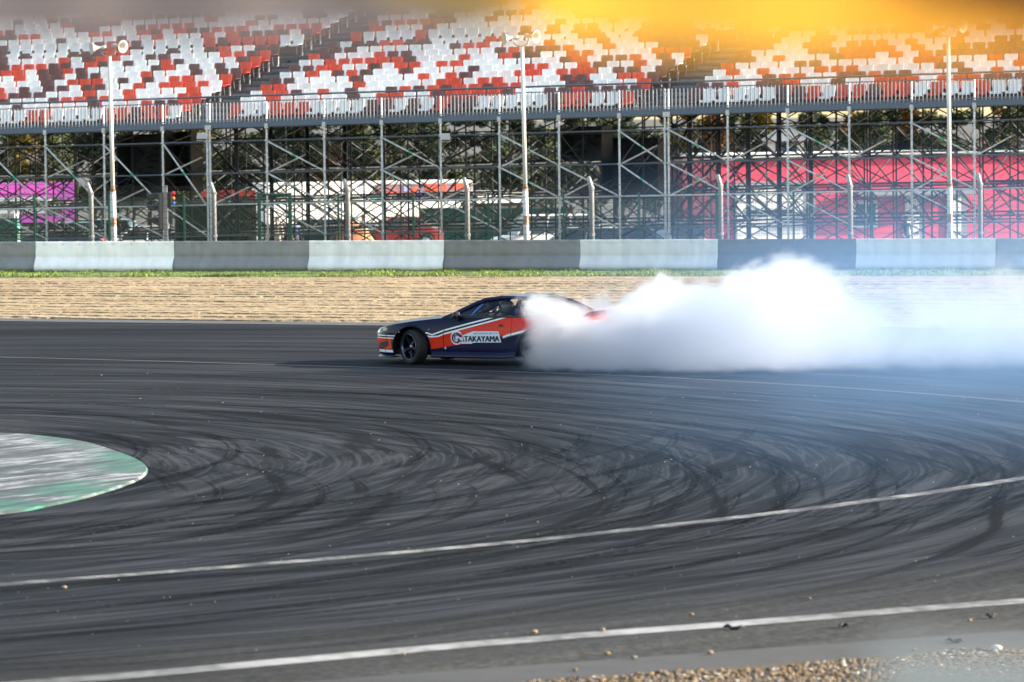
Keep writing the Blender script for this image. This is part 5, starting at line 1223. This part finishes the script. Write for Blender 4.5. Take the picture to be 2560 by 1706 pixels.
fan(b, [(455, 570), (500, 590), (535, 640), (600, 670), (575, 705), (510, 700), (470, 760), (430, 755)], .0067)
b.build('emblem', WINE, plq)
# driver
DSU = mat('driver_suit', (.018, .018, .022), .8); HELM = mat('helmet_grey', (.055, .055, .065), .25)
dv = thing('person', 'driver in dark race suit and helmet seated at the wheel of the drift car', 'person', tuple(car_o)); dv.rotation_euler = car.rotation_euler; dv.scale = car.scale
J = {'pelvis': (-1.60, .36, .52, .15, .12), 'waist': (-1.68, .36, .66, .13, .11), 'chest': (-1.74, .36, .84, .15, .12), 'neck': (-1.745, .36, .97, .06), 'shl': (-1.72, .53, .90, .065), 'ell': (-1.52, .57, .74, .05), 'wrl': (-1.30, .49, .86, .036), 'hal': (-1.25, .47, .90, .034), 'shr': (-1.72, .19, .90, .065), 'elr': (-1.52, .15, .74, .05), 'wrr': (-1.30, .22, .86, .036), 'har': (-1.25, .25, .90, .034),
     'hil': (-1.50, .46, .52, .09), 'knl': (-1.12, .47, .62, .065), 'fl': (-.85, .46, .36, .045), 'hir': (-1.50, .26, .52, .09), 'knr': (-1.12, .25, .62, .065), 'fr': (-.85, .26, .36, .045)}
skin_body(J, [('pelvis', 'waist'), ('waist', 'chest'), ('chest', 'neck'), ('chest', 'shl'), ('shl', 'ell'), ('ell', 'wrl'), ('wrl', 'hal'), ('chest', 'shr'), ('shr', 'elr'), ('elr', 'wrr'), ('wrr', 'har'), ('pelvis', 'hil'), ('hil', 'knl'), ('knl', 'fl'), ('pelvis', 'hir'), ('hir', 'knr'), ('knr', 'fr')], 'body', [DSU], lambda c: 0, dv)
b = MB(); b.lathe([(.0, .15), (.06, .14), (.115, .09), (.135, .02), (.13, -.05), (.115, -.11), (.09, -.13)], 20, Matrix.Translation((-1.72, .36, 1.065)) @ Matrix.Diagonal((1.08, .92, .95, 1))); hm = b.build('helmet', HELM, dv, smooth=True)
b = MB(); b.grid([[(-1.72 + .15 * math.cos(R(a)), .36 + .128 * math.sin(R(a)), 1.065 + zz) for a in range(-65, 66, 13)] for zz in (-.02, .02, .055)]); b.build('visor', GLASS_D, hm, smooth=True)
# ================================================================== TYRE SMOKE
class GN:
    def __init__(s, ng): s.ng = ng
    def _in(s, n, i, v):
        if v is None: return
        if isinstance(v, (int, float, tuple)): n.inputs[i].default_value = v
        else: s.ng.links.new(v, n.inputs[i])
    def m(s, op, a, b=None, c=None, clamp=False):
        n = s.ng.nodes.new('ShaderNodeMath'); n.operation = op; n.use_clamp = clamp; s._in(n, 0, a); s._in(n, 1, b); s._in(n, 2, c); return n.outputs[0]
    def vec(s, x, y, z=0.0):
        n = s.ng.nodes.new('ShaderNodeCombineXYZ'); s._in(n, 0, x); s._in(n, 1, y); s._in(n, 2, z); return n.outputs[0]
    def noise(s, v, scale, detail=3.0, rough=.5):
        n = s.ng.nodes.new('ShaderNodeTexNoise'); s._in(n, 'Vector', v); n.inputs['Scale'].default_value = scale; n.inputs['Detail'].default_value = detail; n.inputs['Roughness'].default_value = rough; return n.outputs[0]
    def ramp(s, f, p0, p1, v0=0.0, v1=1.0, smooth=True):
        n = s.ng.nodes.new('ShaderNodeMapRange'); n.interpolation_type = 'SMOOTHSTEP' if smooth else 'LINEAR'; n.clamp = True
        s._in(n, 0, f); s._in(n, 1, p0); s._in(n, 2, p1); s._in(n, 3, v0); s._in(n, 4, v1); return n.outputs[0]
    def curve(s, f, pts, lo, hi, vmax):
        n = s.ng.nodes.new('ShaderNodeFloatCurve'); s._in(n, 'Value', s.ramp(f, lo, hi, 0, 1, False)); c = n.mapping.curves[0]
        pp = sorted(((p[0] - lo) / (hi - lo), p[1] / vmax) for p in pts)
        while len(c.points) < len(pp): c.points.new(.5, .5)
        for q, p in zip(c.points, pp): q.location = p; q.handle_type = 'AUTO_CLAMPED'
        n.mapping.extend = 'HORIZONTAL'; n.mapping.update(); return s.m('MULTIPLY', n.outputs[0], vmax)
def vol_mat(name, col, dens, aniso=0.0):
    m = bpy.data.materials.new(name); m.use_nodes = True; nt = m.node_tree; nt.nodes.remove(nt.nodes['Principled BSDF'])
    v = nt.nodes.new('ShaderNodeVolumePrincipled'); v.inputs['Color'].default_value = (*col, 1); v.inputs['Density'].default_value = dens; v.inputs['Anisotropy'].default_value = aniso; v.inputs['Absorption Color'].default_value = (0, 0, 0, 1)
    nt.links.new(v.outputs[0], nt.nodes['Material Output'].inputs['Volume']); return m
def volume(name, label, lo, hi, res, field, m):
    o = bpy.data.objects.new(name, bpy.data.meshes.new(name)); COL.objects.link(o); o['kind'] = 'stuff'; o['label'] = label
    ng = bpy.data.node_groups.new(name, 'GeometryNodeTree'); ng.interface.new_socket('Geometry', in_out='INPUT', socket_type='NodeSocketGeometry'); ng.interface.new_socket('Geometry', in_out='OUTPUT', socket_type='NodeSocketGeometry')
    go = ng.nodes.new('NodeGroupOutput'); vc = ng.nodes.new('GeometryNodeVolumeCube'); sm = ng.nodes.new('GeometryNodeSetMaterial'); sm.inputs['Material'].default_value = m
    vc.inputs['Min'].default_value = lo; vc.inputs['Max'].default_value = hi
    for k, v in zip(('Resolution X', 'Resolution Y', 'Resolution Z'), res): vc.inputs[k].default_value = v
    g = GN(ng); ps = ng.nodes.new('GeometryNodeInputPosition'); sx = ng.nodes.new('ShaderNodeSeparateXYZ'); ng.links.new(ps.outputs[0], sx.inputs[0])
    ng.links.new(field(g, ps.outputs[0], *sx.outputs), vc.inputs['Density'])
    ng.links.new(vc.outputs[0], sm.inputs[0]); ng.links.new(sm.outputs[0], go.inputs[0])
    o.modifiers.new('field', 'NODES').node_group = ng; return o
def smoke_field(g, P, x, y, z):
    warp = g.noise(P, .9, 2, .5); Pw = g.vec(g.m('ADD', g.m('MULTIPLY', x, .85), g.m('MULTIPLY', warp, .9)), g.m('MULTIPLY', y, .30), g.m('ADD', z, g.m('MULTIPLY', warp, .7)))
    big = g.noise(g.vec(g.m('MULTIPLY', x, .9), g.m('MULTIPLY', y, .22), g.m('MULTIPLY', z, .6)), 1.0, 2, .5); fine = g.noise(Pw, 1.7, 7, .68); wisp = g.noise(P, 1.1, 3, .55)
    bil = g.m('SUBTRACT', 1.0, g.m('ABSOLUTE', g.m('MULTIPLY', g.m('SUBTRACT', g.noise(Pw, 1.5, 3, .5), .5), 4.0)))
    top = g.curve(x, [(-.5, 1.3), (-.1, 1.65), (.35, 1.85), (.95, 1.72), (1.6, 1.5), (2.4, 1.65), (3.3, 1.75), (4.2, 1.85), (4.7, 2.2), (5.3, 2.3), (5.9, 2.1), (6.5, 2.0), (7.5, 2.3), (9, 2.7), (20, 2.9)], -.5, 20, 3.0)
    top = g.m('ADD', top, g.m('MULTIPLY', g.m('SUBTRACT', big, .5), 1.5))
    v = g.ramp(g.m('SUBTRACT', top, z), -.05, g.curve(x, [(-.5, .75), (5.8, .85), (7.2, 2.2), (20, 2.4)], -.5, 20, 3.0))
    st = g.curve(z, [(0, -.42), (.3, -.26), (.55, -.25), (.9, .05), (1.15, -.25), (1.5, -.5), (3, .0)], 0, 3, 2.0)
    front = g.ramp(g.m('SUBTRACT', x, st), -.30, .50)
    yn = g.m('ADD', g.curve(x, [(-.5, 78.2), (.8, 77.3), (2, 76.7), (4, 76.4), (8, 76.2), (20, 75.8)], -.5, 20, 100.0), g.m('MULTIPLY', g.m('SUBTRACT', wisp, .5), 1.2))
    a = g.ramp(g.m('SUBTRACT', y, yn), 0.0, 1.2); c = g.ramp(g.m('SUBTRACT', y, g.curve(x, [(-.5, 80.0), (.6, 80.8), (1.6, 82), (3, 84), (6, 85.4), (20, 86)], -.5, 20, 100.0)), 1.2, -.6)
    s_ = g.m('MULTIPLY', g.m('MULTIPLY', v, front), g.m('MULTIPLY', a, c))
    s_ = g.m('SUBTRACT', s_, g.m('MULTIPLY', g.m('MULTIPLY', g.ramp(z, .62, .78), g.ramp(z, 1.12, .98)), g.m('MULTIPLY', g.ramp(x, .1, .5), g.ramp(x, 2.0, 1.2, 0, .08))))
    n_ = g.m('ADD', g.ramp(fine, .32, .66, 0, .80, False), g.m('MULTIPLY', bil, .22))
    d = g.ramp(g.m('ADD', s_, g.m('MULTIPLY', g.m('SUBTRACT', n_, 1.0), 1.15)), .0, .55, 0, 1, False)
    d = g.m('MULTIPLY', d, g.curve(x, [(-.5, 1.5), (1.4, 1.4), (2.5, 1.3), (4, 1.0), (5.2, .7), (6.4, .30), (8, .17), (20, .10)], -.5, 20, 2.0))
    return g.m('MULTIPLY', g.m('MULTIPLY', d, g.ramp(x, 20, 15)), g.ramp(z, .0, .08))
SMOKE = vol_mat('smoke', (.832, .845, .876), 1.8, 0.74)
volume('tyre_smoke', 'thick white tyre smoke rolling off the rear wheel of the drift car', (-.5, 75.2, 0.0), (20, 87.0, 3.2), (340, 150, 84), smoke_field, SMOKE)
def thin_field(g, P, x, y, z):
    big = g.noise(g.vec(g.m('MULTIPLY', x, .5), g.m('MULTIPLY', y, .25), z), .55, 3, .55)
    d = g.m('MULTIPLY', g.ramp(x, -.5, 7.5), g.ramp(z, 4.4, .3)); d = g.m('MULTIPLY', d, g.m('MULTIPLY', g.ramp(y, 46, 60), g.ramp(y, 98, 84)))
    return g.m('MULTIPLY', g.m('MULTIPLY', d, g.ramp(big, .30, .72, .35, 1.4)), g.ramp(x, 17, 13))
volume('thin_smoke', 'thin bluish tyre smoke drifting over the right half of the track', (-.5, 46, 0.0), (17, 98, 5.4), (44, 64, 24), thin_field, vol_mat('thin_smoke', (.26, .50, .92), .021, 0.0))

# ================================================================== PEBBLES
PEB = [mat('pebble_ochre', (.17, .105, .045), .85, var=.3), mat('pebble_buff', (.20, .15, .09), .85, var=.3), mat('pebble_grey', (.11, .10, .09), .85, var=.3), mat('pebble_brown', (.055, .034, .02), .9, var=.3), mat('pebble_white', (.50, .48, .43), .8, var=.1)]
def pebble(seed):
    rg = random.Random(seed); bm = bmesh.new(); bmesh.ops.create_icosphere(bm, subdivisions=2, radius=1.0); sx, sy, sz = rg.uniform(.8, 1.3), rg.uniform(.7, 1.0), rg.uniform(.45, .7); ph = [rg.uniform(0, 6) for _ in range(3)]
    for v in bm.verts:
        k = 1 + .12 * math.sin(v.co.x * 2.5 + ph[0]) + .12 * math.sin(v.co.y * 3 + ph[1]); v.co = Vector((v.co.x * sx * k, v.co.y * sy * k, v.co.z * sz))
    V = [tuple(v.co) for v in bm.verts]; bm.verts.index_update(); Fc = [tuple(v.index for v in f.verts) for f in bm.faces]; bm.free(); return np.array(V), Fc
PB = [pebble(s) for s in range(6)]
rg = random.Random(77); groups = [MB() for _ in PEB]
for k in range(12000):
    x = rg.uniform(-1.5, 6.5); d = rg.random() ** .8 * 2.2; y = road_near(x) - d + .02 + .12 * math.sin(x * 2.1) + .07 * math.sin(x * 5.3)
    gi = rg.choices(range(5), (4, 4, 3, 4, .5))[0]; V, Fc = PB[rg.randrange(6)]; r_ = rg.uniform(.010, .025) if d > .05 else rg.uniform(.012, .03)
    a = rg.uniform(0, 6.28); co, si = math.cos(a), math.sin(a); W = np.stack([V[:, 0] * co - V[:, 1] * si, V[:, 0] * si + V[:, 1] * co, V[:, 2]], 1) * r_ + np.array((x, y, r_ * .35 + .012))
    b = groups[gi]; i = len(b.v); b.v += [tuple(q) for q in W]; b.f += [tuple(i + q for q in f) for f in Fc]; b.mi += [0] * len(Fc)
for b, m in zip(groups, PEB): b.build('verge_pebbles', m, smooth=True, kind='stuff')['label'] = 'loose rounded pebbles along the near edge of the track'
t = MB(); t.grid([[(x, road_near(x) + .28 - o, .004 - h) for x in np.linspace(-12, 12, 30)] for o, h in ((0, .012), (.12, -.008), (3, -.01), (16, .05))]); t.build('pebble_bed', mat('pebble_bed', (.05, .036, .02), .95, var=.5, scale=18, bump=.5, bscale=30), kind='structure')
t = MB(); rows = [[(x, road_near(x) + .30 - o, .0035 + h) for x in np.linspace(-12, 12, 30)] for o, h in ((-.95, .001), (0, .004), (.14, .004))]; t.grid(rows); t.build('concrete_edge', mat('edge_concrete_near', (.032, .032, .033), .85, var=.2, scale=3, bump=.2), kind='structure')
# single stones thrown on the asphalt
sg_ = PB[0]; bm_ = MB(); bm_.v = [tuple(v) for v in sg_[0]]; bm_.f = sg_[1]; bm_.mi = [0] * len(sg_[1])
SM = [bm_.mesh('stone', m, smooth=True) for m in PEB]
for px, py, r_, gi, lab in ((1336, 1587, .055, 1, 'largest buff stone lying above the near white line'), (1507, 1580, .042, 1, 'buff stone touching the upper edge of the near white line'), (1728, 1541, .038, 0, 'ochre stone in the grey strip above the near white line'), (1776, 1638, .048, 1, 'buff stone on the asphalt below the near white line'), (1517, 1640, .045, 0, 'ochre stone below the near white line at mid picture'), (1584, 1650, .045, 2, 'grey stone below the near white line beside a dark fleck'), (2424, 1556, .040, 0, 'ochre stone far along the near white line'), (2023, 1501, .030, 0, 'small ochre stone between the two white lines'), (160, 1474, .045, 1, 'buff stone just under the middle white line'), (1010, 1640, .030, 0, 'small ochre stone beside the near white line'), (2490, 1630, .085, 4, 'big white pebble on the edge of the verge'), (1438, 1680, .036, 0, 'ochre pebble strayed onto the concrete edge'), (2285, 1628, .036, 2, 'grey pebble standing out above the verge')):
    p = gnd(px, py); o = bpy.data.objects.new('loose_stone', SM[gi]); COL.objects.link(o); o.location = (p.x, p.y, r_ * .4 + .006); r_ *= .62; o.scale = (r_,) * 3; o.rotation_euler = (0, 0, px); tag(o, lab, 'stone', 'stones scattered on the asphalt')
for px, py, w_, lab in ((1836, 1575, .20, 'largest black scrap of rubber under the near white line'), (2110, 1571, .09, 'small black rubber scrap right of the largest one'), (2478, 1546, .10, 'black rubber scrap near the far end of the white line'), (2388, 1608, .16, 'long black rubber scrap near the pebbles')):
    p = gnd(px, py); b = MB(); rk = random.Random(px)
    b.path([(w_ * (q / 5 - .5), .05 * math.sin(q + px), .02 + .015 * math.sin(q * 2)) for q in range(6)], [.006, .018, .014, .02, .012, .005], 6); o = b.build('rubber_scrap', TYRE, smooth=True, loc=(p.x, p.y, .006)); tag(o, lab, 'debris', 'rubber scraps on the asphalt')
# pale grit all over the driven surface
b = MB(); rk = random.Random(9)
for k in range(300):
    px, py = rk.uniform(-100, 2660), 930 + 700 * rk.random() ** 1.0
    if py < 1150 and rk.random() < .3: continue
    p = gnd(px, py); r_ = rk.uniform(.0035, .0085) * (p.y / 55); a = rk.uniform(0, 6.28)
    V = [(math.cos(a) * r_ * 1.6, math.sin(a) * r_ * 1.6, 0), (-math.sin(a) * r_, math.cos(a) * r_, 0), (-math.cos(a) * r_ * 1.6, -math.sin(a) * r_ * 1.6, 0), (math.sin(a) * r_, -math.cos(a) * r_, 0), (0, 0, r_ * 1.1)]
    i = len(b.v); b.v += [(p.x + q[0], p.y + q[1], q[2] + .003) for q in V]; b.f += [(i, i + 1, i + 4), (i + 1, i + 2, i + 4), (i + 2, i + 3, i + 4), (i + 3, i, i + 4)]; b.mi += [0] * 4
b.build('grit', mat('grit', (.30, .28, .24), .8, var=.3), kind='stuff')['label'] = 'pale grit strewn over the dark asphalt'

# ================================================================== THE FENCE THE PICTURE IS TAKEN THROUGH
# a spectator fence three metres off: posts outside the view, a hanging cloth above the opening and sleeved rails below it
FYD = 3.0
vf = thing('viewing_fence', 'blurred near fence with grey and golden yellow cloths hung above the viewing gap', 'fence', (0, FYD, 0))
VA = R(-40); VE = Vector((math.cos(VA), math.sin(VA), 0)); VN = Vector((-math.sin(VA), math.cos(VA), 0)); vf.rotation_euler = (0, 0, VA)
for x in (-4.75, -2.2, 2.4):
    b = MB(); b.tube((x, 0, 0), (x, 0, 6.3), .05, 10); b.build('fence_post', STEEL, vf, smooth=True)
b = MB(); b.tube((-4.75, 0, 6.1), (2.4, 0, 6.1), .035, 8); b.build('top_rail', STEEL, vf, smooth=True)
def cloth_mat(name, a, t):
    m = bpy.data.materials.new(name); m.use_nodes = True; nt = m.node_tree; B = nt.nodes['Principled BSDF']; N = NT(nt); geo = nt.nodes.new('ShaderNodeNewGeometry'); x, y, z = N.sep(geo.outputs['Position'])
    f = N.noise(N.vec(N.m('MULTIPLY', x, 14.0), y, N.m('MULTIPLY', z, 3.0)), 1.0, 3, .5); c = N.mix(N.ramp(f, .3, .7), (*[q * .82 for q in a], 1), (*a, 1))
    nt.links.new(c, B.inputs['Base Color']); B.inputs['Roughness'].default_value = .8
    tl = nt.nodes.new('ShaderNodeBsdfTranslucent'); nt.links.new(c, tl.inputs[0]); mx = nt.nodes.new('ShaderNodeMixShader'); mx.inputs[0].default_value = t
    nt.links.new(B.outputs[0], mx.inputs[1]); nt.links.new(tl.outputs[0], mx.inputs[2]); nt.links.new(mx.outputs[0], nt.nodes['Material Output'].inputs[0]); return m
def hang(name, edge, m, label, dy=0.0, ph=0.0):
    """cloth from the top rail down to a lower edge given as points in the photograph"""
    E = sorted((fx(px), fz(py, px)) for px, py in edge); fe = lin(E); xa, xb = E[0][0], E[-1][0]; n = max(10, int((xb - xa) / .015)); b = MB()
    for off in (0, .004):
        b.grid([[(xa + (xb - xa) * q / n, dy + off + (.003 + .005 * f) * math.sin((xa + (xb - xa) * q / n) * 36 + ph), fe(xa + (xb - xa) * q / n) * f + 6.08 * (1 - f)) for q in range(n + 1)] for f in (0, .25, .5, .75, .9, 1)])
    return b.build(name, m, vf, smooth=True, label=label)
def fz(py, px=1280): return onplane(px, py, Vector((0, FYD, HC)), VN).z
def fx(px): return (onplane(px, 0, Vector((0, FYD, HC)), VN) - Vector((0, FYD, HC))).dot(VE)
hang('hanging_cloth', [(-5000, 120), (0, 104), (1180, 92), (1420, -60)], cloth_mat('cloth_grey', (.40, .35, .345), .5), 'mauve grey cloth', .03)
hang('hanging_cloth', [(780, -160), (900, -60), (1130, 20), (1400, 104), (1900, 145), (2300, 142), (2660, 125)], cloth_mat('cloth_yellow', (.93, .64, .15), .5), 'golden yellow cloth', 0.0, 1.0)
hang('hanging_cloth', [(2200, -120), (2450, 20), (2600, 70), (3000, 110), (6000, 110)], cloth_mat('cloth_brown', (.36, .17, .04), .4), 'brown cloth', -.05, 2.0)
b = MB(); b.path([(-2.2, 0, fz(1900)), (fx(1700), 0, fz(1790)), (fx(1900), 0, fz(1708) - .012), (fx(2215), 0, fz(1698) - .012)], [.004, .006, .012, .012], 8); b.build('lower_rope', mat('rope_black', (.006, .006, .006), .8), vf, smooth=True)
b = MB(); rows = []
for q in range(9):
    f = q / 8; rows.append([(fx(2212) + (2.4 - fx(2212)) * f, .02 * math.cos(a), fz(1580, 2400) - .03 + .028 * math.sin(a) - .012 * (1 - min(1, f * 6))) for a in [2 * math.pi * k / 12 for k in range(13)]])
b.grid(rows); b.quad(*rows[0][:-1]); b.build('padded_sleeve', mat('sleeve_grey', (.46, .44, .40), .7), vf, smooth=True)
# the terrace the photographer stands on, under the camera
b = MB(); b.box((0, -1.2, 1.6), (6, 5.5, 3.2)); tr_ = b.build('viewing_terrace', mat('terrace_concrete', (.25, .25, .24), .85, var=.2)); tr_['kind'] = 'structure'
